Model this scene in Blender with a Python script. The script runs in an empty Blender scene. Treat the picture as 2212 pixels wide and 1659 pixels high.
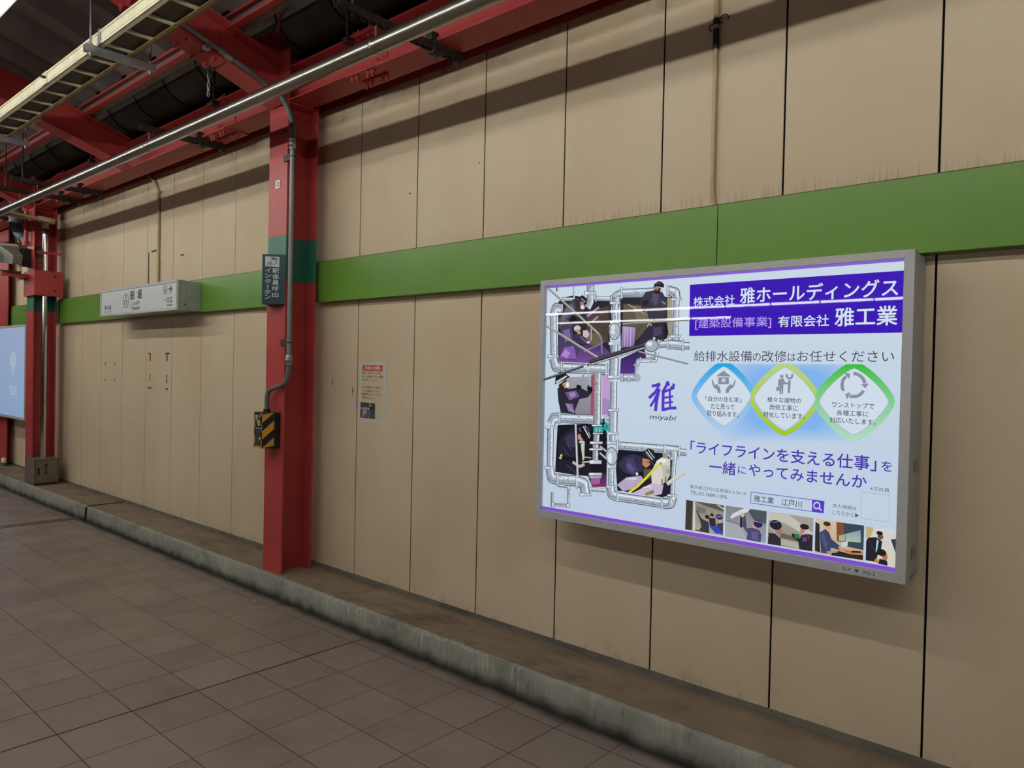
import bpy, bmesh, math, random
from mathutils import Vector, Matrix
from mathutils.geometry import tessellate_polygon
random.seed(7)
SC = bpy.context.scene
COL = SC.collection
PI = math.pi

# ------------------------------------------------------------------ camera, world, exposure
cam_data = bpy.data.cameras.new('camera')
cam_data.sensor_width = 36.0
cam_data.lens = 26.047
cam_data.clip_start = 0.05
cam = bpy.data.objects.new('camera', cam_data)
COL.objects.link(cam)
YAW, PITCH, ROLL = math.radians(-41.599), math.radians(-0.893), math.radians(1.234)
fwd = Vector((math.sin(YAW)*math.cos(PITCH), math.cos(YAW)*math.cos(PITCH), math.sin(PITCH)))
r0 = Vector((math.cos(YAW), -math.sin(YAW), 0)); u0 = r0.cross(fwd)
rr = math.cos(ROLL)*r0 + math.sin(ROLL)*u0
uu = -math.sin(ROLL)*r0 + math.cos(ROLL)*u0
cam.matrix_world = Matrix(((rr.x, uu.x, -fwd.x, 4.277), (rr.y, uu.y, -fwd.y, -3.177), (rr.z, uu.z, -fwd.z, 1.620), (0, 0, 0, 1)))
SC.camera = cam
world = bpy.data.worlds.new('station_dim'); SC.world = world
world.use_nodes = True
world.node_tree.nodes['Background'].inputs[0].default_value = (0.9, 0.93, 1.0, 1)
world.node_tree.nodes['Background'].inputs[1].default_value = 0.016
SC.view_settings.view_transform = 'Standard'
SC.view_settings.look = 'None'
SC.view_settings.exposure = 0.0
SC.view_settings.gamma = 1.0
SC.view_settings.use_curve_mapping = False
TUBE_POWER = 36.0          # radiance of the fluorescent tubes
TUBE_TINT = (1.0, 0.98, 0.93)

# ------------------------------------------------------------------ helpers
def lin(h):
    c = [v/255 for v in h] if isinstance(h, tuple) else [int(h[i:i+2], 16)/255 for i in (0, 2, 4)]
    return tuple((v/12.92 if v <= .04045 else ((v+.055)/1.055)**2.4) for v in c)

class NT:
    def __init__(s, name):
        s.m = bpy.data.materials.new(name); s.m.use_nodes = True
        s.t = s.m.node_tree; s.n = s.t.nodes; s.b = s.n['Principled BSDF']
        s.obj = s.n.new('ShaderNodeTexCoord').outputs['Object']
    def link(s, a, b): s.t.links.new(a, b)
    def val(s, i, v):
        if hasattr(v, 'is_output') or isinstance(v, bpy.types.NodeSocket): s.link(v, i)
        else: i.default_value = v
    def math(s, op, a, b=0.0, c=0.0):
        n = s.n.new('ShaderNodeMath'); n.operation = op
        s.val(n.inputs[0], a); s.val(n.inputs[1], b); s.val(n.inputs[2], c); return n.outputs[0]
    def noise(s, scale, detail=4, vec=None, stretch=None, rough=.55):
        v = vec or s.obj
        if stretch:
            mp = s.n.new('ShaderNodeMapping'); mp.inputs['Scale'].default_value = stretch; s.link(v, mp.inputs[0]); v = mp.outputs[0]
        n = s.n.new('ShaderNodeTexNoise'); n.inputs['Scale'].default_value = scale; n.inputs['Detail'].default_value = detail
        n.inputs['Roughness'].default_value = rough; s.link(v, n.inputs['Vector']); return n.outputs['Fac']
    def ramp(s, f, lo, hi, a=0.0, b=1.0):
        n = s.n.new('ShaderNodeMapRange'); n.interpolation_type = 'SMOOTHSTEP'
        s.val(n.inputs[0], f); n.inputs[1].default_value = lo; n.inputs[2].default_value = hi
        n.inputs[3].default_value = a; n.inputs[4].default_value = b; return n.outputs[0]
    def mix(s, f, a, b, mode='MIX'):
        n = s.n.new('ShaderNodeMix'); n.data_type = 'RGBA'; n.blend_type = mode
        s.val(n.inputs[0], f)
        for i, v in ((6, a), (7, b)):
            if isinstance(v, tuple): n.inputs[i].default_value = (*v[:3], 1)
            else: s.link(v, n.inputs[i])
        return n.outputs[2]
    def xyz(s):
        n = s.n.new('ShaderNodeSeparateXYZ'); s.link(s.obj, n.inputs[0]); return n.outputs
    def bump(s, h, strength=.2, dist=.01):
        n = s.n.new('ShaderNodeBump'); n.inputs['Strength'].default_value = strength; n.inputs['Distance'].default_value = dist
        s.link(h, n.inputs['Height']); s.link(n.outputs[0], s.b.inputs['Normal'])
    def done(s, color=None, rough=.5, metal=0.0, spec=.5):
        if color is not None:
            if isinstance(color, tuple): s.b.inputs['Base Color'].default_value = (*color[:3], 1)
            else: s.link(color, s.b.inputs['Base Color'])
        s.val(s.b.inputs['Roughness'], rough); s.b.inputs['Metallic'].default_value = metal
        s.b.inputs['Specular IOR Level'].default_value = spec; return s.m

def plain(name, hexc, rough=.5, metal=0.0, var=.12, scale=14, spec=.5):
    t = NT(name); c = lin(hexc); f = t.noise(scale, 5)
    col = t.mix(t.ramp(f, .3, .7), tuple(v*(1-var) for v in c), tuple(min(1, v*(1+var)) for v in c))
    return t.done(col, rough, metal, spec)

ORG = {}
def origin(o):
    return ORG.get(o.name, Vector((0, 0, 0)))
def prop(o, label=None, cat=None, group=None, kind=None):
    if label: o['label'] = label
    if cat: o['category'] = cat
    if group: o['group'] = group
    if kind: o['kind'] = kind
    return o
def thing(name, label, cat, loc, group=None, kind=None):
    o = bpy.data.objects.new(name, None); o.empty_display_size = .1; COL.objects.link(o); o.location = loc
    ORG[o.name] = Vector(loc); return prop(o, label, cat, group, kind)

class MB:
    def __init__(s): s.bm = bmesh.new(); s.smooth = []
    def quad(s, *p):
        vs = [s.bm.verts.new(q) for q in p]; return s.bm.faces.new(vs)
    def box(s, x0, x1, y0, y1, z0, z1):
        v = [s.bm.verts.new((x, y, z)) for x in (x0, x1) for y in (y0, y1) for z in (z0, z1)]
        for f in ((0, 1, 3, 2), (4, 6, 7, 5), (0, 4, 5, 1), (2, 3, 7, 6), (0, 2, 6, 4), (1, 5, 7, 3)): s.bm.faces.new([v[i] for i in f])
        return s
    def prism(s, prof, axis, a, b):
        def pt(p, t): return {'x': (t, p[0], p[1]), 'y': (p[0], t, p[1]), 'z': (p[0], p[1], t)}[axis]
        A = [s.bm.verts.new(pt(p, a)) for p in prof]; B = [s.bm.verts.new(pt(p, b)) for p in prof]; n = len(prof)
        for i in range(n): s.bm.faces.new((A[i], A[(i+1) % n], B[(i+1) % n], B[i]))
        tri = tessellate_polygon([[Vector((p[0], p[1], 0)) for p in prof]])
        for t in tri:
            s.bm.faces.new([A[i] for i in t]); s.bm.faces.new([B[i] for i in reversed(t)])
        return s
    def tube(s, pts, r, n=14, caps=True):
        pts = [Vector(p) for p in pts]; rings = []; up = None
        for i, p in enumerate(pts):
            a_ = next((p-q for q in reversed(pts[:i]) if (p-q).length > 1e-6), None); b_ = next((q-p for q in pts[i+1:] if (q-p).length > 1e-6), None)
            d = (a_.normalized() if a_ else Vector((0, 0, 0)))+(b_.normalized() if b_ else Vector((0, 0, 0)))
            d.normalize()
            if up is None: up = d.orthogonal().normalized()
            up = (up-d*up.dot(d)).normalized(); side = d.cross(up)
            k = r[i] if isinstance(r, (list, tuple)) else r
            rings.append([s.bm.verts.new(p+k*(math.cos(2*PI*j/n)*up+math.sin(2*PI*j/n)*side)) for j in range(n)])
        for a, b in zip(rings, rings[1:]):
            for j in range(n):
                f = s.bm.faces.new((a[j], a[(j+1) % n], b[(j+1) % n], b[j])); f.smooth = True
        if caps:
            for rg in (list(reversed(rings[0])), rings[-1]): s.bm.faces.new([s.bm.verts.new(v.co) for v in rg])
        return s
    def disc(s, c, nrm, r, n=16, t=.004):
        c = Vector(c); nrm = Vector(nrm).normalized(); return s.tube([c, c+nrm*t], r, n)
    def build(s, name, mat, parent=None, bevel=0.0, bevseg=2, recalc=True):
        if recalc: bmesh.ops.recalc_face_normals(s.bm, faces=s.bm.faces[:])
        me = bpy.data.meshes.new(name); off = origin(parent) if parent else Vector((0, 0, 0))
        bmesh.ops.translate(s.bm, vec=-off, verts=s.bm.verts[:])
        s.bm.to_mesh(me); s.bm.free()
        for m in (mat if isinstance(mat, list) else [mat]): me.materials.append(m)
        o = bpy.data.objects.new(name, me); COL.objects.link(o)
        if parent: o.parent = parent; ORG[o.name] = off
        if bevel:
            b = o.modifiers.new('bevel', 'BEVEL'); b.width = bevel; b.segments = bevseg; b.limit_method = 'ANGLE'; b.angle_limit = math.radians(40)
        return o

def arc(a, c, b, n=8):
    """rounded corner from a to b round the corner point c"""
    a, c, b = Vector(a), Vector(c), Vector(b)
    return [a*(1-t)**2+c*2*t*(1-t)+b*t*t for t in [i/n for i in range(n+1)]]
def link_copy(o, parent=None):
    c = o.copy(); COL.objects.link(c)
    if parent: c.parent = parent
    for ch in list(o.children): link_copy(ch, c)
    return c

# flat lettering: glyph outlines fitted into a box of a plane
TXT = bpy.data.curves.new('lettering', 'FONT'); TXT_O = bpy.data.objects.new('lettering', TXT); COL.objects.link(TXT_O)
TXT_C = {}
def glyphs(s, bold=0.0, shear=0.0, ex=0.0):
    key = (s, shear)
    if key not in TXT_C:
        TXT.body = s; TXT.shear = shear; TXT.resolution_u = 3; TXT.extrude = 0
        dg = bpy.context.evaluated_depsgraph_get(); dg.update()
        ev = TXT_O.evaluated_get(dg); me = ev.to_mesh()
        vs = [(v.co.x, v.co.y) for v in me.vertices]; fs = [tuple(p.vertices) for p in me.polygons]; ev.to_mesh_clear()
        x0 = min(v[0] for v in vs); x1 = max(v[0] for v in vs); y0 = min(v[1] for v in vs); y1 = max(v[1] for v in vs)
        TXT_C[key] = ([((x-x0)/(x1-x0), (y-y0)/(y1-y0)) for x, y in vs], fs)
    return TXT_C[key]
def letters(mb, s, O, U, V, bold=0.0, shear=0.0):
    """glyphs stretched over the parallelogram O, O+U, O+V"""
    vs, fs = glyphs(s, 0, shear); O, U, V = Vector(O), Vector(U), Vector(V); d = V.length*.005*bold
    for ox, oz in (((0, 0),) if not bold else ((-1, 0), (1, 0), (0, -1), (0, 1))):
        P = O+U.normalized()*ox*d+V.normalized()*oz*d
        bv = [mb.bm.verts.new(P+U*a+V*b) for a, b in vs]
        for f in fs:
            try: mb.bm.faces.new([bv[i] for i in f])
            except ValueError: pass

# flat print: layers of coloured shapes in sheet millimetres, one mesh
class Print:
    def __init__(s, O, U, V, N, step=.00006):
        s.O, s.U, s.V, s.N = Vector(O), Vector(U), Vector(V), Vector(N); s.k = 0; s.step = step
        s.bm = bmesh.new(); s.cl = s.bm.loops.layers.float_color.new('ink')
    def P3(s, u, v): return s.O+s.U*(u*.001)+s.V*(v*.001)+s.N*(s.k*s.step)
    def face(s, pts, cols):
        vs = [s.bm.verts.new(s.P3(*p)) for p in pts]
        for t in tessellate_polygon([[Vector((p[0], p[1], 0)) for p in pts]]):
            try: f = s.bm.faces.new([vs[i] for i in t])
            except ValueError: continue
            for l, i in zip(f.loops, t): l[s.cl] = (*cols[i], 1)
    def poly(s, c, pts): s.k += 1; s.face(pts, [lin(c)]*len(pts))
    def grad(s, c1, c2, pts):
        s.k += 1; a, b = lin(c1), lin(c2); lo = min(p[1] for p in pts); hi = max(p[1] for p in pts)
        s.face(pts, [tuple(b[i]+(a[i]-b[i])*(p[1]-lo)/max(1, hi-lo) for i in range(3)) for p in pts])
    def ell(s, c, u, v, ru, rv, n=20, bump=True):
        if bump: s.k += 1
        s.face([(u+ru*math.cos(2*PI*i/n), v+rv*math.sin(2*PI*i/n)) for i in range(n)], [lin(c)]*n)
    def line(s, c, w, pts):
        s.k += 1; h = w/2
        for (x0, y0), (x1, y1) in zip(pts, pts[1:]):
            d = math.hypot(x1-x0, y1-y0)
            if d < .5: continue
            nx, ny = -(y1-y0)/d*h, (x1-x0)/d*h
            s.face([(x0+nx, y0+ny), (x1+nx, y1+ny), (x1-nx, y1-ny), (x0-nx, y0-ny)], [lin(c)]*4)
        s.k += .25
        if len(pts) > 2:
            for x, y in pts[1:-1]: s.ell(c, x, y, h, h, 10, False)
    def ring(s, c, u, v, ru, rv, w, n=40):
        s.k += 1
        for i in range(n):
            a, b = 2*PI*i/n, 2*PI*(i+1)/n
            s.face([(u+ru*math.cos(a), v+rv*math.sin(a)), (u+ru*math.cos(b), v+rv*math.sin(b)), (u+(ru-w)*math.cos(b), v+(rv-w)*math.sin(b)), (u+(ru-w)*math.cos(a), v+(rv-w)*math.sin(a))], [lin(c)]*4)
    def text(s, c, t, u0, v0, u1, v1, bold=0.0, shear=0.0):
        s.k += 1; vs, fs = glyphs(t, 0, shear); col = (*lin(c), 1); d = (v1-v0)*.005*bold
        for ox, oz in (((0, 0),) if not bold else ((-1, 0), (1, 0), (0, -1), (0, 1))):
            s.k += .1
            bv = [s.bm.verts.new(s.P3(u0+ox*d+(u1-u0)*a, v0+oz*d+(v1-v0)*b)) for a, b in vs]
            for f in fs:
                try: fc = s.bm.faces.new([bv[i] for i in f])
                except ValueError: continue
                for l in fc.loops: l[s.cl] = col
    def build(s, name, mat, parent):
        me = bpy.data.meshes.new(name); off = origin(parent)
        bmesh.ops.translate(s.bm, vec=-off, verts=s.bm.verts[:]); s.bm.to_mesh(me); s.bm.free(); me.materials.append(mat)
        o = bpy.data.objects.new(name, me); COL.objects.link(o); o.parent = parent; ORG[o.name] = off; return o

# ------------------------------------------------------------------ materials
def red_paint():
    t = NT('red_paint'); z = t.xyz()[2]
    f = t.noise(3.5, 6); red = t.mix(t.ramp(f, .35, .7), lin('a83c3b'), lin('b04341'))
    sc = t.ramp(t.noise(30, 8, stretch=(1, 1, .25)), .66, .74); red = t.mix(t.math('MULTIPLY', sc, .35), red, lin('6c2a26'))
    return t.done(red, .42, 0, .4)
def column_paint():
    t = NT('column_paint'); z = t.xyz()[2]
    f = t.noise(3.5, 6); red = t.mix(t.ramp(f, .35, .7), lin('a83c3b'), lin('b04341'))
    sc = t.ramp(t.noise(24, 8, stretch=(1, 1, .3)), .64, .74); red = t.mix(t.math('MULTIPLY', sc, .4), red, lin('5c2624'))
    # scars left by removed notices and older paint strips
    for a, b, k in ((1.655, 1.715, .45), (1.37, 1.425, .35), (2.425, 2.47, .4), (2.70, 2.702, .6), (2.745, 2.747, .6)):
        mk = t.math('MULTIPLY', t.math('MULTIPLY', t.math('GREATER_THAN', z, a), t.math('LESS_THAN', z, b)), t.math('LESS_THAN', t.xyz()[1], -.331)); red = t.mix(t.math('MULTIPLY', mk, k), red, lin('6e2330'))
    band = t.math('MULTIPLY', t.math('GREATER_THAN', z, 2.092), t.math('LESS_THAN', z, 2.405))
    return t.done(t.mix(band, red, lin('2f6e57')), .42, 0, .4)
def wall_paint():
    t = NT('wall_panel_paint'); x, y, z = t.xyz()
    c = t.mix(t.ramp(t.noise(.9, 5), .35, .68), lin('cab698'), lin('d1c0a4'))
    c = t.mix(t.math('MULTIPLY', t.ramp(t.noise(2.2, 6, stretch=(1, 1, .35)), .5, .75), .22), c, lin('bfa379'))
    # grime streaks standing on the green band and scuffs near the floor, both broken up by noise
    st = t.noise(55, 7, stretch=(1, 1, .05), rough=.65)
    g = t.math('MULTIPLY', t.ramp(z, 2.40, 2.56, 1, 0), t.math('GREATER_THAN', z, 2.39))
    m1 = t.math('MULTIPLY', t.math('MULTIPLY', t.ramp(t.math('ADD', st, t.math('MULTIPLY', g, .16)), .60, .80), g), t.ramp(x, .8, 2.4, .12, 1))
    c = t.mix(t.math('MULTIPLY', m1, .42), c, lin('6b5c58'))
    b = t.ramp(z, .17, .34, 1, 0); m2 = t.math('MULTIPLY', t.ramp(t.math('ADD', t.noise(9, 9, rough=.7), t.math('MULTIPLY', b, .12)), .60, .82), b)
    c = t.mix(t.math('MULTIPLY', m2, .42), c, lin('4e4234'))
    tp = t.ramp(z, 3.2, 3.5, 0, 1); m3 = t.math('MULTIPLY', t.ramp(t.math('ADD', t.noise(7, 8), t.math('MULTIPLY', tp, .1)), .58, .8), tp)
    c = t.mix(t.math('MULTIPLY', m3, .5), c, lin('6b5a45'))
    sp = t.ramp(t.noise(38, 2), .80, .83); c = t.mix(t.math('MULTIPLY', sp, .7), c, lin('4a3d30'))
    t.bump(t.noise(60, 4), .08, .003)
    return t.done(c, .62, 0, .3)
def floor_tiles():
    t = NT('floor_tiles'); x, y, z = t.xyz()
    SX, SY, X0, Y0 = .3045, .3127, .693, -2.0755
    fx = t.math('DIVIDE', t.math('SUBTRACT', x, X0), SX); fy = t.math('DIVIDE', t.math('SUBTRACT', y, Y0), SY)
    ix, iy = t.math('ROUND', fx), t.math('ROUND', fy)
    dx = t.math('MULTIPLY', t.math('ABSOLUTE', t.math('SUBTRACT', fx, ix)), SX); dy = t.math('MULTIPLY', t.math('ABSOLUTE', t.math('SUBTRACT', fy, iy)), SY)
    # every tenth cross joint is a wide dark movement joint
    k = t.math('LESS_THAN', t.math('ABSOLUTE', ix), .5)
    wj = t.math('ADD', .0021, t.math('MULTIPLY', k, .0022))
    jx = t.ramp(t.math('SUBTRACT', dx, wj), 0, .0016, 1, 0); jy = t.ramp(t.math('SUBTRACT', dy, .0021), 0, .0016, 1, 0)
    wn = t.n.new('ShaderNodeTexWhiteNoise'); wn.noise_dimensions = '2D'
    cv = t.n.new('ShaderNodeCombineXYZ'); t.link(t.math('FLOOR', fx), cv.inputs[0]); t.link(t.math('FLOOR', fy), cv.inputs[1]); t.link(cv.outputs[0], wn.inputs['Vector'])
    c = t.mix(wn.outputs['Value'], lin('7c6f66'), lin('857a71'))
    c = t.mix(t.math('MULTIPLY', t.ramp(t.noise(190, 3), .48, .64), .5), c, lin('5c4e47'))
    c = t.mix(t.math('MULTIPLY', t.ramp(t.noise(230, 2), .58, .70), .42), c, lin('a39a94'))
    d = t.ramp(t.noise(1.7, 8, rough=.65), .5, .74); c = t.mix(t.math('MULTIPLY', d, .42), c, lin('4d403a'))
    # dirt washed up along the foot of the kerb, ragged edge
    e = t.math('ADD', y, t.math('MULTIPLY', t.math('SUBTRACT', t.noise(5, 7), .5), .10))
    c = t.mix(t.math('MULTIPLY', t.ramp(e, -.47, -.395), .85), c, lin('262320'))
    wl = t.n.new('ShaderNodeTexWhiteNoise'); wl.noise_dimensions = '1D'; t.link(t.math('ADD', ix, 3.37), wl.inputs['W'])
    c = t.mix(t.math('MULTIPLY', jy, .8), c, lin('2e2723')); c = t.mix(t.math('MULTIPLY', jx, t.math('ADD', .45, t.math('MULTIPLY', wl.outputs['Value'], .5))), c, lin('241d1a')); c = t.mix(t.math('MULTIPLY', jx, k), c, lin('0a0707'))
    h = t.math('SUBTRACT', 1, t.math('MAXIMUM', jx, jy)); t.bump(h, .5, .003)
    return t.done(c, t.ramp(t.noise(3, 5), .3, .7, .36, .52), 0, .4)
def concrete(name, a, b, dark, streak):
    t = NT(name); x, y, z = t.xyz()
    c = t.mix(t.ramp(t.noise(4, 8, rough=.65), .35, .68), lin(a), lin(b))
    c = t.mix(t.math('MULTIPLY', t.ramp(t.noise(2.2, 9, stretch=(.7, 2, 1), rough=.7), .5, .7), .7), c, lin(dark))
    if streak:
        s1 = t.ramp(t.noise(60, 7, stretch=(1, 1, .05), rough=.7), .52, .68); m = t.ramp(t.noise(2.2, 4), .42, .6)
        c = t.mix(t.math('MULTIPLY', t.math('MULTIPLY', s1, m), .8), c, lin('b9bcae'))
        s2 = t.ramp(t.noise(30, 8, stretch=(1, 1, .12), rough=.75), .54, .7); c = t.mix(t.math('MULTIPLY', s2, .55), c, lin('4c4a3e'))
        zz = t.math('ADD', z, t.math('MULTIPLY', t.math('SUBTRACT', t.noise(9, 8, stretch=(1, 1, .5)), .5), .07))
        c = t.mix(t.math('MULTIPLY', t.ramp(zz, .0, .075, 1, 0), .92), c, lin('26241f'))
    t.bump(t.noise(35, 9, rough=.7), .5, .008)
    return t.done(c, .85, 0, .2)
def emit_ink(name, strength):
    t = NT(name); at = t.n.new('ShaderNodeAttribute'); at.attribute_name = 'ink'
    t.b.inputs['Base Color'].default_value = (.02, .02, .02, 1); t.link(at.outputs['Color'], t.b.inputs['Emission Color'])
    t.b.inputs['Emission Strength'].default_value = strength; return t.done(None, .6, 0, 0)
def flat_ink(name, rough=.5):
    t = NT(name); at = t.n.new('ShaderNodeAttribute'); at.attribute_name = 'ink'; return t.done(at.outputs['Color'], rough, 0, .4)
def pane_mat():
    t = NT('clear_cover'); tr = t.n.new('ShaderNodeBsdfTransparent'); gl = t.n.new('ShaderNodeBsdfGlossy'); gl.inputs['Roughness'].default_value = .015
    fr = t.n.new('ShaderNodeFresnel'); fr.inputs['IOR'].default_value = 1.49; mx = t.n.new('ShaderNodeMixShader')
    t.link(fr.outputs[0], mx.inputs[0]); t.link(tr.outputs[0], mx.inputs[1]); t.link(gl.outputs[0], mx.inputs[2])
    t.link(mx.outputs[0], t.n['Material Output'].inputs[0]); return t.m
def tube_mat(name='lit_tube', k=1.0):
    t = NT(name); t.b.inputs['Emission Color'].default_value = (*TUBE_TINT, 1); t.b.inputs['Emission Strength'].default_value = TUBE_POWER*k
    return t.done((.8, .8, .8), .4)
def mesh_mat():
    t = NT('wire_mesh'); x, y, z = t.xyz()
    a = t.math('FRACT', t.math('MULTIPLY', t.math('ADD', x, y), 85)); b = t.math('FRACT', t.math('MULTIPLY', t.math('SUBTRACT', x, y), 85))
    m = t.math('MAXIMUM', t.math('LESS_THAN', a, .28), t.math('LESS_THAN', b, .28)); return t.done(t.mix(m, lin('1c1a18'), lin('57524a')), .6)

def steel_mat():
    t = NT('stainless'); t.b.inputs['Coat Weight'].default_value = 1.0; t.b.inputs['Coat Roughness'].default_value = .03
    f = t.noise(40, 3, stretch=(.02, 1, 1)); return t.done(lin('98928a'), t.ramp(f, .3, .7, .30, .40), 1.0)
M = dict(
    red=red_paint(), column=column_paint(), wall=wall_paint(), floor=floor_tiles(),
    green=plain('green_band_paint', '638e33', .33, 0, .05, 1.2), kerb_top=concrete('kerb_top', '776a5a', '877866', '50463c', False),
    kerb_face=concrete('kerb_face', '86867c', '9a998e', '6a685c', True), black=plain('black_sealant', '080706', .8, spec=.1), dark=plain('dark_void', '0b0a0a', .9),
    sealant=concrete('grey_mortar', '57544e', '66625a', '3c3934', False), steel=steel_mat(),
    chrome=plain('polished_stainless', 'd6d2cc', .12, 1.0, .03), galv=plain('galvanised', 'a2a4a6', .42, .75, .15, 30), alu=plain('anodised_frame', 'b9b9ba', .45, 0, .03),
    iron=plain('dark_iron', '3c3531', .55, .4, .25, 25), greypipe=plain('grey_conduit', '7c7f82', .45, .25, .1), flex=plain('grey_flexible_conduit', '5a5d60', .55, 0, .1),
    cream=plain('cream_steel', 'cdc8ac', .45, 0, .1, 9), rustcream=plain('rusted_cream_steel', '8a7240', .6, 0, .25, 40), beigepipe=plain('beige_pipe', 'b3a184', .5, 0, .08),
    pvc=plain('grey_plastic_pipe', '5b6470', .4, 0, .08), deck=plain('roof_deck', '786e6a', .6, .1, .12, 3), gutter=plain('gutter_sheet', '5a5148', .6, .1, .2, 5),
    signwhite=plain('white_sign_face', 'd4dadb', .3, 0, .02), signgrey=plain('sign_case', '9aa49c', .45, .1, .05), ink=plain('black_lettering', '1a1c20', .5), navy=plain('dark_teal_case', '163640', .45, 0, .06),
    paper=flat_ink('printed_paper', .45), plate=flat_ink('printed_plate', .4), poster=emit_ink('backlit_poster', .95), screen=emit_ink('lit_screen', .82), pane=pane_mat(), tube=tube_mat('lit_tube', .66), tube_low=tube_mat('older_lit_tube', 1.2),
    white=plain('white_enamel', 'd9d8d0', .4, 0, .04), mesh=mesh_mat(), hydrant=plain('brushed_box', '7d7468', .42, .45, .1, 20), boxgrey=plain('grey_lamp_body', '8b8880', .5, .2, .15), glassdark=plain('dark_glass', '20262c', .08),
    amber=plain('amber_paint', 'c98a2e', .5), blackp=plain('black_paint', '101010', .5), conduit=plain('painted_conduit', 'b8a482', .5, 0, .1), glue=plain('old_glue', '54483c', .8, 0, .3, 60), strip=plain('joint_cover_strip', '6e6259', .5, .3),
)

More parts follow.
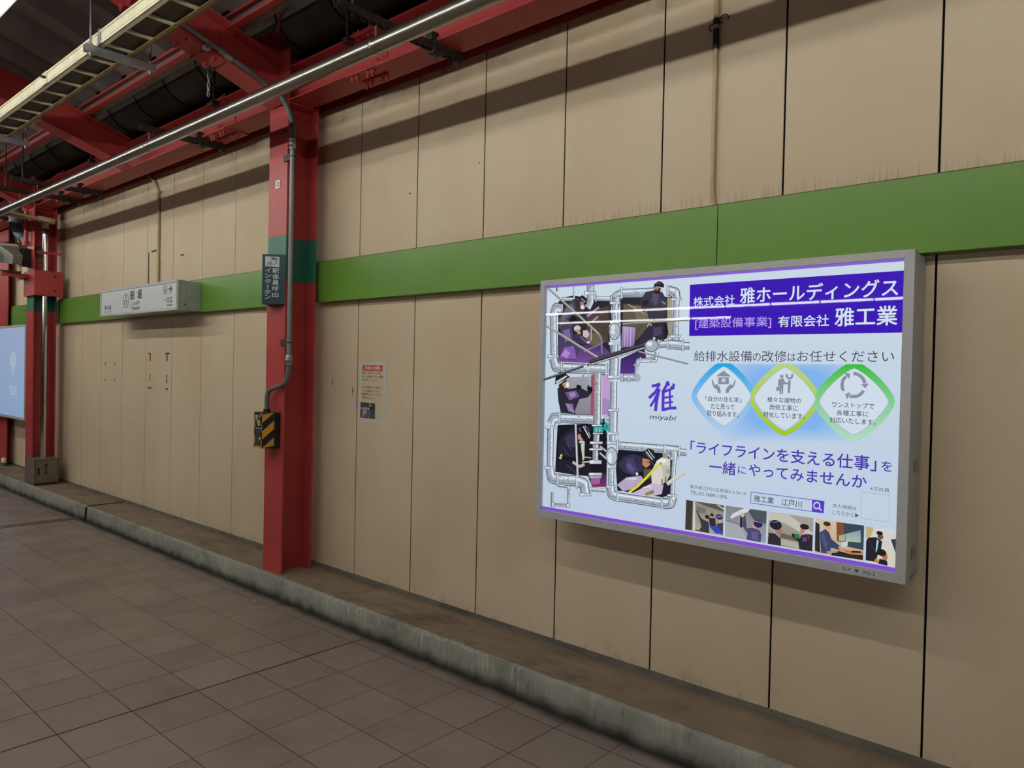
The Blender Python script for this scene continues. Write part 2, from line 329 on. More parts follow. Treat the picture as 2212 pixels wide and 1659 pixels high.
# printed artwork of the large poster, in sheet millimetres
POSTER = """
P 2a2434 77 1071 115 1090 173 1099 319 1066 398 1066 406 956 391 940 405 806 366 790 307 757 86 765 80 799 79 993
G 3c3350 7a4f9c 83 864 223 845 344 859 405 806 366 790 307 757 86 765
P 4a4238 249 1011 389 1038 389 859 294 860 262 902
P 6b6250 262 902 323 909 369 863 305 844 243 861
L b48ccc 12 260 990 330 1032
L b48ccc 10 286 960 326 987
L c89ad8 8 287 943 286 869
L 8c74b0 7 244 815 359 859
P 2b2832 451 1063 474 1073 727 1062 735 891 697 869 596 855 537 833 462 809
P 5e574b 471 1041 591 1027 621 932 545 868 469 937
P 756d5c 522 1031 591 1027 616 956 552 943
P a39d88 705 1060 731 1058 735 891 710 876
G b49ccc 8468a4 469 937 539 927 537 840 462 833
L d8cce4 3 483 929 482 841
L d8cce4 3 497 929 496 841
L d8cce4 3 516 928 514 841
L c9a870 4 494 1040 592 988
G 2c2444 5a2f8c 463 781 592 832 602 785 548 777 540 710 460 709
G a4a2ac 8a8694 137 687 309 694 304 504 211 503 148 509
P c4a0d4 359 703 404 703 406 509 362 507
P a88cc0 362 592 405 582 406 509 362 507
P b0506c 293 702 313 702 314 504 294 507
L 7c3450 2 291 689 311 690
L 7c3450 2 291 673 311 673
L 7c3450 2 292 656 312 657
L 7c3450 2 292 640 312 640
L 7c3450 2 293 623 313 624
L 7c3450 2 293 607 313 607
L 7c3450 2 294 590 314 591
L 7c3450 2 294 573 314 574
L 7c3450 2 294 557 315 558
L 7c3450 2 295 540 315 541
L 7c3450 2 295 524 316 525
P 16131e 90 441 305 462 384 495 397 375 398 160 314 150 287 201 220 198 81 200
G 3a1f3c 7a3a6c 307 211 396 228 398 160 314 150
P 181526 460 355 710 360 745 325 767 308 766 173 707 150 461 151 449 258
P 474455 174 1078 211 1080 237 1054 234 1004 198 988 173 939 98 928 80 959 106 1018 143 1054
P 6a667a 132 1034 169 1057 186 1031 150 995 113 966 96 975
P 35323f 185 1073 213 1074 228 1021 202 1005
L 908ca0 3 97 949 145 973
L 807c90 3 112 992 154 1016
P 4c3f66 98 928 167 939 180 862 213 828 204 774 86 778 78 842
P 7a6a94 109 923 152 931 164 879 127 863
P 8a5fb0 122 838 181 845 204 778 91 782
P b48cd4 101 799 133 829 160 807 140 782
P 2e2b38 218 1013 260 969 251 932 219 979
E 15131a 176 978 23 19
E 3048b0 161 989 6 5
P 23202c 213 1084 231 1096 255 1078 261 1052 248 1045 232 1062 216 1072
L c8c4cc 4 226 1079 253 1061
E b07860 232 1053 12 11
E e2dfe2 233 1036 11 10
E c9cbd0 201 931 21 16
E e8d84a 212 932 6 4
L 30303a 3 184 921 228 924
E d08a60 212 909 11 10
P 3d3550 179 900 210 904 274 861 264 848 222 857 180 866
L 7a6a9c 7 221 891 264 857
E e0dcd8 271 862 9 6
P c9c5b4 236 920 262 923 278 902 263 882 237 891
L 464f60 44 276 1151 278 1060 261 1032
L b4bfcc 37 276 1151 278 1060 261 1032
L e3ebf4 9 286 1151 289 1058 271 1027
L 7d8798 5 261 1152 264 1062 248 1038
L 8f99aa 3 272 1152 274 1060 258 1033
L 2e3644 1 289 1129 291 1125
L 4c5566 3 264 1115 262 1109
L 2e3644 3 287 1125 288 1123
L 5c6678 1 287 1077 287 1074
L 4c5566 4 283 1074 284 1070
L 5c6678 1 262 1127 259 1120
L 4c5566 4 276 1068 273 1062
L 5c6678 1 284 1112 285 1108
L eef4fa 3 277 1144 277 1136
L eef4fa 3 271 1138 270 1137
L 4c5566 3 278 1134 278 1129
L 4c5566 1 290 1141 289 1138
L 2e3644 3 287 1120 289 1116
L 4c5566 4 253 1045 252 1044
L 4c5566 4 253 1040 253 1034
L 2e3644 3 280 1048 280 1043
L 5c6678 1 287 1054 285 1049
L 2e3644 1 279 1044 279 1036
P 5a6374 238 1115 310 1111 310 1092 239 1096
P c3cdd9 241 1113 307 1109 308 1094 241 1098
P e8eff6 245 1112 264 1111 264 1098 245 1099
P 5a6374 251 1144 299 1141 299 1134 251 1137
P c3cdd9 253 1142 297 1139 297 1136 253 1139
P e8eff6 257 1141 268 1140 268 1139 257 1140
L 464f60 23 308 1075 400 1069
L b4bfcc 19 308 1075 400 1069
L e3ebf4 5 308 1079 400 1074
L 7d8798 3 309 1068 400 1063
L 8f99aa 1 308 1073 400 1068
L eef4fa 2 376 1070 385 1068
L eef4fa 2 338 1079 346 1080
L eef4fa 4 352 1076 357 1077
L 2e3644 1 332 1068 339 1068
L 5c6678 2 332 1077 335 1077
L eef4fa 1 339 1068 342 1069
P 5a6374 393 1088 406 1087 407 1051 394 1051
P c3cdd9 396 1086 404 1086 404 1053 397 1053
P e8eff6 399 1085 398 1085 399 1055 400 1054
P 5a6374 305 1091 315 1091 316 1058 306 1058
P c3cdd9 308 1090 313 1089 314 1060 309 1060
P e8eff6 311 1089 309 1089 310 1061 312 1061
L 464f60 13 175 1144 176 1082
L b4bfcc 11 175 1144 176 1082
L e3ebf4 3 178 1143 180 1082
L 7d8798 2 170 1144 172 1082
L 8f99aa 1 173 1144 175 1082
L 4c5566 3 179 1113 178 1111
L eef4fa 2 175 1125 177 1118
L eef4fa 1 174 1104 173 1101
L 22222a 15 67 1147 67 1123
L 4a4a54 12 67 1147 67 1123
L e3ebf4 3 70 1147 71 1123
L 7d8798 2 62 1147 62 1123
L 8f99aa 1 65 1147 66 1123
L eef4fa 2 70 1126 72 1121
L 464f60 19 104 1082 179 1078
L b4bfcc 16 104 1082 179 1078
L e3ebf4 4 104 1086 179 1082
L 7d8798 2 104 1077 179 1073
L 8f99aa 1 104 1081 179 1076
L eef4fa 4 162 1081 170 1078
L 4c5566 1 160 1074 164 1075
L eef4fa 2 150 1082 155 1081
L 5c6678 4 146 1076 149 1075
P 5a6374 104 1095 115 1094 115 1069 104 1069
P c3cdd9 106 1093 112 1093 113 1071 107 1071
P e8eff6 110 1092 108 1092 108 1072 111 1072
L 464f60 51 103 1033 61 1041 46 1003
L b4bfcc 43 103 1033 61 1041 46 1003
L e3ebf4 10 101 1023 69 1033 58 999
L 7d8798 6 106 1046 51 1053 29 1008
L 8f99aa 3 104 1036 59 1044 41 1004
L 2e3644 4 65 1039 62 1040
L 2e3644 1 78 1031 70 1029
L eef4fa 4 90 1031 88 1032
L eef4fa 1 97 1048 93 1050
L eef4fa 4 102 1045 94 1046
L 4c5566 3 38 1012 37 1010
L 5c6678 2 48 1006 47 1004
L 2e3644 2 71 1031 71 1026
L eef4fa 1 68 1039 66 1034
L 4c5566 1 57 1020 56 1017
L eef4fa 3 47 1017 44 1014
P 5a6374 95 1059 109 1058 111 1007 96 1007
P c3cdd9 98 1057 106 1057 108 1009 99 1009
P e8eff6 102 1056 100 1056 101 1011 103 1011
P 5a6374 9 1011 82 1008 82 995 10 998
P c3cdd9 12 1009 79 1006 79 997 13 1000
P e8eff6 16 1008 35 1007 35 1000 16 1001
L 464f60 44 46 999 55 791
L b4bfcc 37 46 999 55 791
L e3ebf4 9 57 998 66 791
L 7d8798 5 31 999 40 791
L 8f99aa 3 42 999 51 791
L eef4fa 2 54 804 54 800
L eef4fa 1 45 946 47 939
L 5c6678 2 46 873 47 867
L eef4fa 2 56 879 59 874
L 2e3644 1 53 930 52 928
L eef4fa 1 43 832 47 825
L 4c5566 3 38 841 37 839
L eef4fa 2 48 821 50 814
L eef4fa 4 58 934 57 931
L 2e3644 3 35 894 36 890
L 5c6678 4 46 960 46 955
L 5c6678 3 51 801 52 799
L eef4fa 1 46 810 45 805
L 4c5566 4 56 968 54 964
L 5c6678 1 47 834 45 830
L 5c6678 1 62 890 63 888
L 4c5566 2 61 973 64 965
L 5c6678 1 37 863 36 856
L 5c6678 4 51 848 53 844
L eef4fa 3 55 893 54 891
L 2e3644 3 59 820 60 816
L 4c5566 1 69 816 73 809
L eef4fa 2 43 822 43 820
L eef4fa 3 55 815 53 809
L 5c6678 3 43 823 46 817
L 4c5566 3 44 805 43 801
P 5a6374 14 799 89 798 90 783 15 783
P c3cdd9 17 797 86 797 87 785 17 786
P e8eff6 21 796 41 796 41 787 21 787
L 464f60 54 52 782 68 739 114 731
L b4bfcc 45 52 782 68 739 114 731
L e3ebf4 11 65 785 77 746 111 741
L 7d8798 7 35 779 54 729 119 717
L 8f99aa 3 48 781 64 737 115 727
L eef4fa 3 50 755 50 750
L 2e3644 1 80 751 82 748
L 2e3644 2 61 756 65 749
L 4c5566 1 63 751 64 747
L 5c6678 1 72 777 71 770
L 2e3644 2 45 757 45 750
L 2e3644 1 57 754 57 753
L 5c6678 3 93 746 97 744
L eef4fa 1 107 728 112 728
L 4c5566 4 100 722 104 721
L 5c6678 3 85 745 90 744
L 5c6678 2 104 736 110 733
L 5c6678 2 79 737 81 737
P 5a6374 100 762 116 762 118 704 101 704
P c3cdd9 103 760 113 760 115 706 104 706
P e8eff6 106 759 106 759 107 707 108 707
L 464f60 51 120 733 392 727
L b4bfcc 42 120 733 392 727
L e3ebf4 10 119 743 392 736
L 7d8798 6 121 720 393 714
L 8f99aa 3 120 729 393 723
L 2e3644 2 290 734 299 732
L 2e3644 3 375 734 379 733
L 2e3644 1 122 731 125 732
L 4c5566 1 339 733 347 732
L 4c5566 2 303 715 311 713
L 5c6678 2 194 729 201 727
L 2e3644 3 169 740 178 737
L 4c5566 2 314 724 322 726
L eef4fa 4 230 728 235 728
L 4c5566 3 350 720 352 721
L 5c6678 4 187 729 190 729
L 5c6678 2 222 725 231 727
L 5c6678 4 388 735 389 735
L 4c5566 2 377 715 384 713
L 4c5566 4 391 723 395 725
L 2e3644 3 128 725 136 725
L 2e3644 2 203 729 212 729
L 2e3644 4 349 735 353 736
L 4c5566 3 242 722 245 723
L 5c6678 3 186 725 192 725
L 5c6678 2 193 736 199 736
L 4c5566 2 258 720 260 720
L 5c6678 1 160 726 167 728
L 4c5566 3 316 741 324 743
L eef4fa 3 293 735 302 736
L eef4fa 1 267 722 269 723
L 2e3644 2 120 732 129 730
L 5c6678 2 241 742 246 740
L 2e3644 1 352 715 359 717
L eef4fa 1 123 747 127 747
L 2e3644 1 146 728 153 727
L 5c6678 3 138 734 141 735
L 2e3644 1 304 739 310 739
P 5a6374 373 759 391 759 392 698 375 698
P c3cdd9 375 758 388 758 390 700 377 700
P e8eff6 379 757 379 757 381 701 380 701
L 464f60 46 425 1028 429 1080 464 1092
L b4bfcc 39 425 1028 429 1080 464 1092
L e3ebf4 9 437 1028 439 1084 469 1100
L 7d8798 6 410 1027 415 1075 458 1081
L 8f99aa 3 421 1028 425 1079 463 1089
L 5c6678 3 435 1035 435 1039
L eef4fa 2 417 1079 417 1083
L 4c5566 3 445 1077 443 1082
L eef4fa 3 435 1077 438 1082
L 4c5566 4 415 1037 418 1044
L 2e3644 2 420 1061 418 1068
L 2e3644 3 423 1070 421 1077
L 4c5566 2 409 1031 406 1038
L eef4fa 4 424 1076 424 1081
L 2e3644 4 433 1094 438 1098
L 4c5566 3 436 1067 441 1068
L 5c6678 1 439 1088 443 1092
L eef4fa 1 457 1087 462 1087
L 2e3644 1 437 1095 440 1097
L eef4fa 3 434 1093 438 1093
P 5a6374 392 1057 455 1053 455 1039 392 1043
P c3cdd9 394 1055 452 1052 452 1042 394 1045
P e8eff6 398 1054 414 1053 414 1045 398 1046
P 5a6374 452 1120 466 1119 467 1067 453 1068
P c3cdd9 454 1118 464 1117 465 1069 455 1069
P e8eff6 458 1117 457 1117 458 1071 459 1070
L 464f60 39 467 1093 639 1090
L b4bfcc 33 467 1093 639 1090
L e3ebf4 8 467 1101 639 1097
L 7d8798 5 466 1082 638 1079
L 8f99aa 2 467 1090 639 1087
L 2e3644 3 537 1096 544 1094
L eef4fa 3 620 1079 627 1078
L 5c6678 1 619 1088 624 1086
L 4c5566 2 525 1103 532 1102
L eef4fa 4 601 1097 606 1095
L eef4fa 3 560 1087 565 1086
L 5c6678 2 549 1086 553 1087
L eef4fa 2 514 1087 519 1086
L 2e3644 4 635 1080 641 1081
L 4c5566 1 512 1089 515 1089
L 2e3644 2 548 1087 553 1089
L 4c5566 3 600 1098 607 1096
L 4c5566 2 605 1087 606 1087
L 4c5566 1 550 1091 555 1092
L eef4fa 3 614 1090 617 1089
L 5c6678 1 528 1090 534 1089
L 2e3644 4 574 1096 576 1096
L 5c6678 1 479 1088 481 1087
L 4c5566 4 630 1084 636 1086
L 2e3644 2 589 1092 596 1090
L 464f60 37 425 1044 425 939
L b4bfcc 31 425 1044 425 939
L e3ebf4 7 434 1043 434 938
L 7d8798 4 413 1045 413 939
L 8f99aa 2 422 1044 422 939
L eef4fa 4 434 1028 432 1024
L 5c6678 1 423 1005 423 1003
L 2e3644 2 420 1016 419 1013
L eef4fa 2 433 989 436 982
L 2e3644 3 422 976 421 973
L 2e3644 3 425 1041 424 1035
L 5c6678 4 433 1016 436 1010
L 4c5566 4 414 1016 414 1015
L eef4fa 2 419 981 417 974
L 4c5566 2 418 1027 420 1024
L 4c5566 3 426 967 428 963
L 2e3644 4 427 983 428 977
L eef4fa 4 432 993 431 991
P 5a6374 396 964 454 962 454 946 396 948
P c3cdd9 398 962 451 960 452 948 398 950
P e8eff6 402 961 416 961 416 950 402 951
E 5a6374 425 912 34 42
E b8c2cf 425 912 29 38
E e6edf5 416 922 12 24
L 6c7688 2 435 913 439 909
L 6c7688 2 414 897 418 894
L 6c7688 2 406 922 410 919
L 6c7688 2 401 918 405 915
L 6c7688 2 444 900 448 897
L 6c7688 2 424 937 428 934
L 6c7688 2 411 926 415 922
L 6c7688 2 426 928 430 925
L 6c7688 2 436 913 439 909
L 6c7688 2 420 920 424 917
L 6c7688 2 411 903 415 899
L 6c7688 2 437 906 441 903
L 6c7688 2 439 907 443 904
L 6c7688 2 438 891 442 888
L 6c7688 2 426 920 430 917
L 6c7688 2 439 883 442 879
L 6c7688 2 404 918 408 915
L 6c7688 2 435 916 439 913
L 6c7688 2 439 924 443 921
L 6c7688 2 422 916 426 913
L 6c7688 2 403 898 407 894
L 6c7688 2 408 916 412 913
L 6c7688 2 413 930 417 926
L 6c7688 2 437 885 441 882
L 6c7688 2 426 918 430 915
L 6c7688 2 429 894 433 890
P 5a6374 390 863 463 861 463 845 391 847
P c3cdd9 393 861 460 860 461 847 393 848
P e8eff6 396 860 416 860 416 849 396 850
L 464f60 40 427 846 427 781
L b4bfcc 33 427 846 427 781
L e3ebf4 8 437 846 437 781
L 7d8798 5 414 846 414 782
L 8f99aa 2 424 846 424 781
L 4c5566 1 433 834 431 827
L 5c6678 2 421 814 419 810
L 2e3644 1 441 783 441 779
L eef4fa 1 430 837 428 831
L eef4fa 2 434 805 433 799
L 5c6678 1 417 789 417 786
L 4c5566 1 436 809 436 803
L 2e3644 4 417 840 415 837
L 4c5566 4 428 818 428 813
L 464f60 53 427 781 425 681
L b4bfcc 44 427 781 425 681
L e3ebf4 11 440 781 438 680
L 7d8798 6 410 782 408 681
L 8f99aa 3 423 782 421 681
L 2e3644 4 434 729 435 726
L 4c5566 3 422 712 422 707
L 5c6678 4 417 681 416 677
L 5c6678 3 432 705 431 702
L 5c6678 4 437 767 439 763
L eef4fa 2 433 696 435 692
L 5c6678 4 411 695 409 689
L 4c5566 1 437 686 437 684
L 5c6678 2 423 756 423 754
L 5c6678 3 427 774 428 769
L eef4fa 4 427 773 426 771
L 4c5566 3 418 763 416 760
L 4c5566 2 415 735 413 729
L 4c5566 1 408 759 407 755
L 5c6678 2 411 751 410 745
L 2e3644 1 436 730 437 727
L 5c6678 2 408 747 409 745
L 5c6678 1 422 718 421 714
P 5a6374 391 700 463 701 463 685 391 684
P c3cdd9 393 699 461 700 461 687 393 686
P e8eff6 397 698 416 698 417 688 397 687
L 464f60 45 709 1092 747 1080 752 1049
L b4bfcc 37 709 1092 747 1080 752 1049
L e3ebf4 9 706 1101 755 1086 763 1050
L 7d8798 5 713 1079 738 1072 739 1049
L 8f99aa 3 710 1089 745 1078 749 1049
L 4c5566 2 707 1080 711 1077
L 5c6678 4 745 1090 751 1089
L 5c6678 2 725 1080 727 1080
L eef4fa 2 745 1076 747 1077
L 2e3644 4 737 1074 740 1072
L eef4fa 2 743 1094 746 1092
L eef4fa 2 731 1085 736 1083
L 4c5566 4 749 1049 752 1045
L eef4fa 2 751 1073 750 1070
L 2e3644 1 749 1058 751 1054
L 4c5566 2 740 1057 742 1054
L 5c6678 2 761 1057 762 1056
L 2e3644 4 740 1070 740 1066
P 5a6374 701 1118 715 1117 717 1068 702 1069
P c3cdd9 703 1117 713 1116 714 1070 704 1070
P e8eff6 706 1116 706 1116 707 1071 707 1071
P 5a6374 725 1057 780 1053 780 1042 725 1045
P c3cdd9 727 1055 778 1052 778 1044 727 1047
P e8eff6 730 1054 744 1053 744 1047 730 1048
L 464f60 32 753 1045 752 887
L b4bfcc 27 753 1045 752 887
L e3ebf4 6 760 1045 760 886
L 7d8798 4 742 1046 742 887
L 8f99aa 2 750 1046 750 887
L eef4fa 2 754 983 752 980
L eef4fa 2 754 1034 752 1030
L eef4fa 2 756 998 756 996
L 5c6678 4 759 929 759 925
L 4c5566 2 758 1010 758 1004
L eef4fa 1 752 961 753 957
L 2e3644 2 757 932 755 926
L 5c6678 2 760 977 760 975
L 4c5566 2 745 1041 744 1039
L 5c6678 4 751 932 750 929
L 4c5566 2 744 912 745 909
L eef4fa 2 744 1027 745 1024
L 2e3644 2 757 1014 757 1013
L eef4fa 2 753 973 752 969
L 2e3644 2 754 896 754 893
L eef4fa 2 753 1043 751 1039
L eef4fa 1 753 999 751 994
L 2e3644 2 759 1022 758 1018
L 2e3644 1 754 1003 756 999
L 4c5566 2 761 1026 764 1020
P 5a6374 726 890 779 889 779 876 726 877
P c3cdd9 728 888 777 887 777 878 728 879
P e8eff6 731 888 744 887 745 880 731 880
L 464f60 40 753 875 753 845
L b4bfcc 34 753 875 753 845
L e3ebf4 8 762 875 763 845
L 7d8798 5 740 876 741 845
L 8f99aa 2 749 875 750 845
L 4c5566 4 755 849 757 844
L eef4fa 2 753 874 753 872
L 2e3644 2 751 849 749 846
L 4c5566 1 760 847 757 841
L 4c5566 4 765 873 766 868
L 464f60 42 715 847 795 841
L b4bfcc 36 715 847 795 841
L e3ebf4 9 714 856 795 849
L 7d8798 5 716 836 797 829
L 8f99aa 3 715 844 796 837
L eef4fa 2 792 840 795 840
L eef4fa 2 724 856 729 855
L 5c6678 2 772 850 776 850
L 2e3644 1 777 854 781 853
L eef4fa 2 779 835 783 834
L 4c5566 2 793 835 800 832
L eef4fa 4 778 842 783 839
L 4c5566 2 777 839 782 839
L 5c6678 1 723 848 727 846
L 5c6678 4 756 834 760 833
L eef4fa 2 774 833 780 832
L 4c5566 2 764 831 770 828
P 5a6374 709 874 720 874 721 823 710 823
P c3cdd9 711 873 718 873 719 825 712 825
P e8eff6 714 872 713 872 714 826 715 826
P 5a6374 785 867 797 867 798 816 786 816
P c3cdd9 787 865 794 865 796 818 788 818
P e8eff6 790 865 789 865 790 819 791 819
L 464f60 34 795 841 824 839
L b4bfcc 28 795 841 824 839
L e3ebf4 7 795 848 823 846
L 7d8798 4 796 831 825 829
L 8f99aa 2 796 838 824 836
L 2e3644 4 818 832 823 832
L eef4fa 2 814 839 818 840
L 4c5566 2 799 850 802 850
L 4c5566 1 809 833 811 834
L 464f60 33 667 846 713 848
L b4bfcc 28 667 846 713 848
L e3ebf4 7 667 853 713 854
L 7d8798 4 667 837 712 838
L 8f99aa 2 667 844 713 845
L 4c5566 1 697 839 704 839
L 4c5566 2 698 852 701 851
L 2e3644 4 672 853 676 854
L 2e3644 2 707 852 710 853
L 4c5566 1 705 847 711 848
P 5a6374 660 871 673 871 674 829 661 829
P c3cdd9 662 870 671 870 672 831 663 831
P e8eff6 665 869 665 869 666 832 666 832
E 5a6374 631 842 38 30
E aab4c2 631 842 33 26
E e6edf5 620 850 15 10
L 464f60 23 659 812 653 777 561 773 553 754
L b4bfcc 19 659 812 653 777 561 773 553 754
L e3ebf4 5 664 811 656 773 563 769 558 752
L 7d8798 3 652 813 650 783 559 780 546 756
L 8f99aa 1 657 812 653 779 561 775 551 754
L eef4fa 2 662 784 660 779
L 4c5566 4 651 780 650 775
L 5c6678 2 654 811 653 809
L eef4fa 1 624 780 618 781
L 4c5566 2 578 778 577 777
L 2e3644 2 647 783 645 784
L eef4fa 1 568 770 563 768
L eef4fa 4 567 769 565 770
L 4c5566 4 647 776 641 777
L eef4fa 2 606 771 604 771
L 5c6678 3 549 760 548 758
L 5c6678 3 554 764 551 759
L 464f60 20 553 754 552 704
L b4bfcc 17 553 754 552 704
L e3ebf4 4 558 753 557 704
L 7d8798 2 546 754 545 705
L 8f99aa 1 551 754 550 704
L 4c5566 2 555 741 558 737
L 4c5566 4 549 732 548 727
L 2e3644 4 556 745 555 743
L 2e3644 2 551 751 550 748
P 5a6374 568 790 577 790 578 761 569 761
P c3cdd9 570 788 575 788 575 762 571 762
P e8eff6 573 788 571 788 572 764 574 764
P 5a6374 624 792 633 792 634 763 625 763
P c3cdd9 627 790 631 790 632 765 627 765
P e8eff6 630 789 627 789 628 766 630 766
P 5a6374 535 756 568 756 569 748 535 748
P c3cdd9 538 754 566 754 566 750 538 750
P e8eff6 541 753 547 753 547 751 541 751
L 464f60 31 466 691 559 691
L b4bfcc 26 466 691 559 691
L e3ebf4 6 465 698 559 697
L 7d8798 4 466 683 560 682
L 8f99aa 2 466 689 559 688
L 2e3644 3 467 694 470 694
L 2e3644 4 542 699 549 698
L 2e3644 4 470 690 476 691
L eef4fa 4 490 697 493 697
L 2e3644 2 511 689 516 690
L 4c5566 2 506 691 511 689
L 2e3644 2 482 698 489 701
L 5c6678 2 533 698 539 696
L 2e3644 4 516 694 518 695
P 5a6374 467 711 482 711 483 672 469 671
P c3cdd9 470 710 479 710 480 674 471 673
P e8eff6 473 709 473 709 473 675 474 675
P 5a6374 506 711 518 711 519 671 507 671
P c3cdd9 509 709 516 709 517 673 510 673
P e8eff6 512 708 510 708 511 674 513 674
E aab4c2 561 692 16 19
L 464f60 40 428 671 429 526
L b4bfcc 33 428 671 429 526
L e3ebf4 8 437 671 439 526
L 7d8798 5 415 671 416 526
L 8f99aa 2 424 671 426 526
L 4c5566 2 427 598 428 593
L 5c6678 3 442 584 442 582
L 5c6678 3 426 593 426 588
L 4c5566 1 429 581 428 574
L eef4fa 1 438 563 435 559
L 4c5566 4 436 526 438 523
L 2e3644 1 438 657 436 651
L 4c5566 3 427 623 428 622
L 2e3644 2 419 665 419 663
L eef4fa 4 430 546 431 543
L 5c6678 1 428 572 428 570
L eef4fa 4 421 551 422 548
L 2e3644 2 436 624 434 618
L 4c5566 4 415 633 414 628
L 4c5566 4 435 624 435 622
L eef4fa 4 431 544 430 541
L 5c6678 4 424 537 421 533
L 2e3644 1 433 573 433 571
L eef4fa 4 436 614 435 610
L 4c5566 3 435 565 434 563
P 5a6374 397 540 460 543 461 528 398 525
P c3cdd9 400 538 458 541 458 530 400 528
P e8eff6 403 538 420 539 420 530 404 529
L 464f60 51 429 526 430 417
L b4bfcc 43 429 526 430 417
L e3ebf4 10 442 526 442 418
L 7d8798 6 413 526 413 416
L 8f99aa 3 425 526 426 417
L 2e3644 1 416 487 415 485
L eef4fa 2 429 431 429 429
L 4c5566 2 427 502 429 496
L 4c5566 3 430 462 428 457
L 4c5566 3 413 497 410 492
L eef4fa 2 438 478 438 475
L 2e3644 2 416 442 416 440
L eef4fa 1 424 424 425 420
L 5c6678 2 429 522 430 517
L 5c6678 3 419 465 417 459
L 2e3644 3 427 424 427 423
L 5c6678 2 418 487 419 485
L 2e3644 4 446 428 446 426
L 2e3644 1 421 482 420 481
L eef4fa 1 427 456 425 452
L 4c5566 1 424 508 427 504
L 2e3644 1 447 421 445 415
L 4c5566 2 436 459 438 452
L 2e3644 4 434 475 434 474
L 464f60 36 389 496 404 488
L b4bfcc 30 389 496 404 488
L e3ebf4 7 384 501 399 494
L 7d8798 4 396 488 410 481
L 8f99aa 2 391 494 406 486
L 2e3644 2 394 501 396 501
L 4c5566 1 398 483 400 480
P 5a6374 379 516 393 516 394 472 380 471
P c3cdd9 381 514 391 515 392 474 382 473
P e8eff6 385 513 384 513 385 474 386 474
P 5a6374 396 426 463 431 464 416 396 412
P c3cdd9 398 425 461 429 461 418 398 414
P e8eff6 402 424 420 425 420 417 402 415
L 464f60 35 428 413 426 377
L b4bfcc 30 428 413 426 377
L e3ebf4 7 436 413 435 377
L 7d8798 4 416 413 415 376
L 8f99aa 2 425 413 423 377
L 2e3644 2 438 386 438 383
L 5c6678 3 418 394 417 388
L 2e3644 1 436 391 434 388
L eef4fa 1 437 401 436 396
L 2e3644 3 424 394 422 389
P 5a6374 394 381 457 386 458 372 395 367
P c3cdd9 397 380 455 384 455 374 397 370
P e8eff6 400 379 417 380 417 372 401 371
E 5a6374 426 312 35 44
E b8c2cf 426 312 30 40
E e6edf5 417 303 11 25
P 5a6374 398 267 455 273 456 257 398 251
P c3cdd9 400 266 453 271 453 258 400 253
P e8eff6 404 265 418 267 418 256 404 255
L 464f60 34 426 256 426 167
L b4bfcc 29 426 256 426 167
L e3ebf4 7 434 256 434 168
L 7d8798 4 414 255 415 166
L 8f99aa 2 423 255 423 167
L eef4fa 3 419 236 419 231
L 4c5566 2 429 245 427 241
L 4c5566 2 432 219 432 211
L 2e3644 3 437 238 437 236
L 4c5566 3 433 188 430 180
L 5c6678 1 429 186 428 182
L 2e3644 4 431 256 434 252
L 5c6678 4 424 201 422 196
L eef4fa 2 415 179 417 176
L 2e3644 1 435 218 438 213
L 5c6678 3 432 193 431 189
P 5a6374 397 169 455 175 455 162 397 155
P c3cdd9 399 167 452 173 453 163 400 157
P e8eff6 403 167 417 169 418 160 403 159
L 464f60 51 111 479 67 477 49 443
L b4bfcc 43 111 479 67 477 49 443
L e3ebf4 10 111 469 74 469 60 440
L 7d8798 6 110 492 57 488 32 448
L 8f99aa 3 111 483 64 480 44 445
L 4c5566 3 74 478 71 478
L eef4fa 2 106 471 104 471
L 5c6678 1 106 464 99 461
L 4c5566 1 110 472 101 469
L eef4fa 2 91 468 85 465
L 4c5566 1 58 474 55 471
L 2e3644 3 51 471 50 470
L eef4fa 2 38 457 36 450
L eef4fa 3 52 451 50 450
L 4c5566 1 70 470 68 469
L eef4fa 3 39 458 34 451
P 5a6374 95 508 111 509 113 449 97 448
P c3cdd9 98 507 109 507 110 451 100 451
P e8eff6 102 506 101 506 103 452 103 452
P 5a6374 13 430 85 435 85 422 13 417
P c3cdd9 15 429 82 433 82 424 16 420
P e8eff6 19 428 38 429 38 422 20 421
L 464f60 48 113 477 315 482
L b4bfcc 41 113 477 315 482
L e3ebf4 10 113 486 314 491
L 7d8798 6 114 464 316 469
L 8f99aa 3 114 474 315 478
L 4c5566 4 191 480 199 480
L eef4fa 3 293 476 295 477
L 5c6678 3 220 491 230 494
L 2e3644 2 124 485 129 487
L 4c5566 3 219 482 221 482
L 4c5566 2 300 471 308 471
L 4c5566 1 203 490 207 491
L 2e3644 2 292 480 300 482
L 4c5566 4 284 489 288 489
L eef4fa 1 202 474 207 472
L eef4fa 4 286 481 288 481
L 5c6678 2 141 476 146 478
L 2e3644 4 140 480 144 479
L 5c6678 2 175 491 180 492
L eef4fa 2 313 491 316 491
L 4c5566 1 246 483 255 486
L eef4fa 2 138 488 144 491
L 5c6678 3 272 482 281 482
L eef4fa 4 132 479 137 478
L eef4fa 3 315 482 322 479
L 4c5566 3 225 488 232 490
L 4c5566 1 212 483 218 482
L 5c6678 2 184 482 186 482
L 464f60 43 48 422 50 219
L b4bfcc 36 48 422 50 219
L e3ebf4 9 59 422 60 220
L 7d8798 5 33 421 35 217
L 8f99aa 3 44 421 46 218
L 2e3644 2 37 313 35 307
L 5c6678 1 54 387 56 380
L 5c6678 2 36 377 35 373
L eef4fa 3 51 421 51 419
L 5c6678 2 35 251 36 244
L 2e3644 3 38 370 36 364
L 4c5566 1 54 421 53 413
L eef4fa 3 55 270 53 267
L eef4fa 2 43 286 42 284
L 4c5566 1 51 232 51 228
L 4c5566 4 62 272 61 268
L 2e3644 4 33 416 31 409
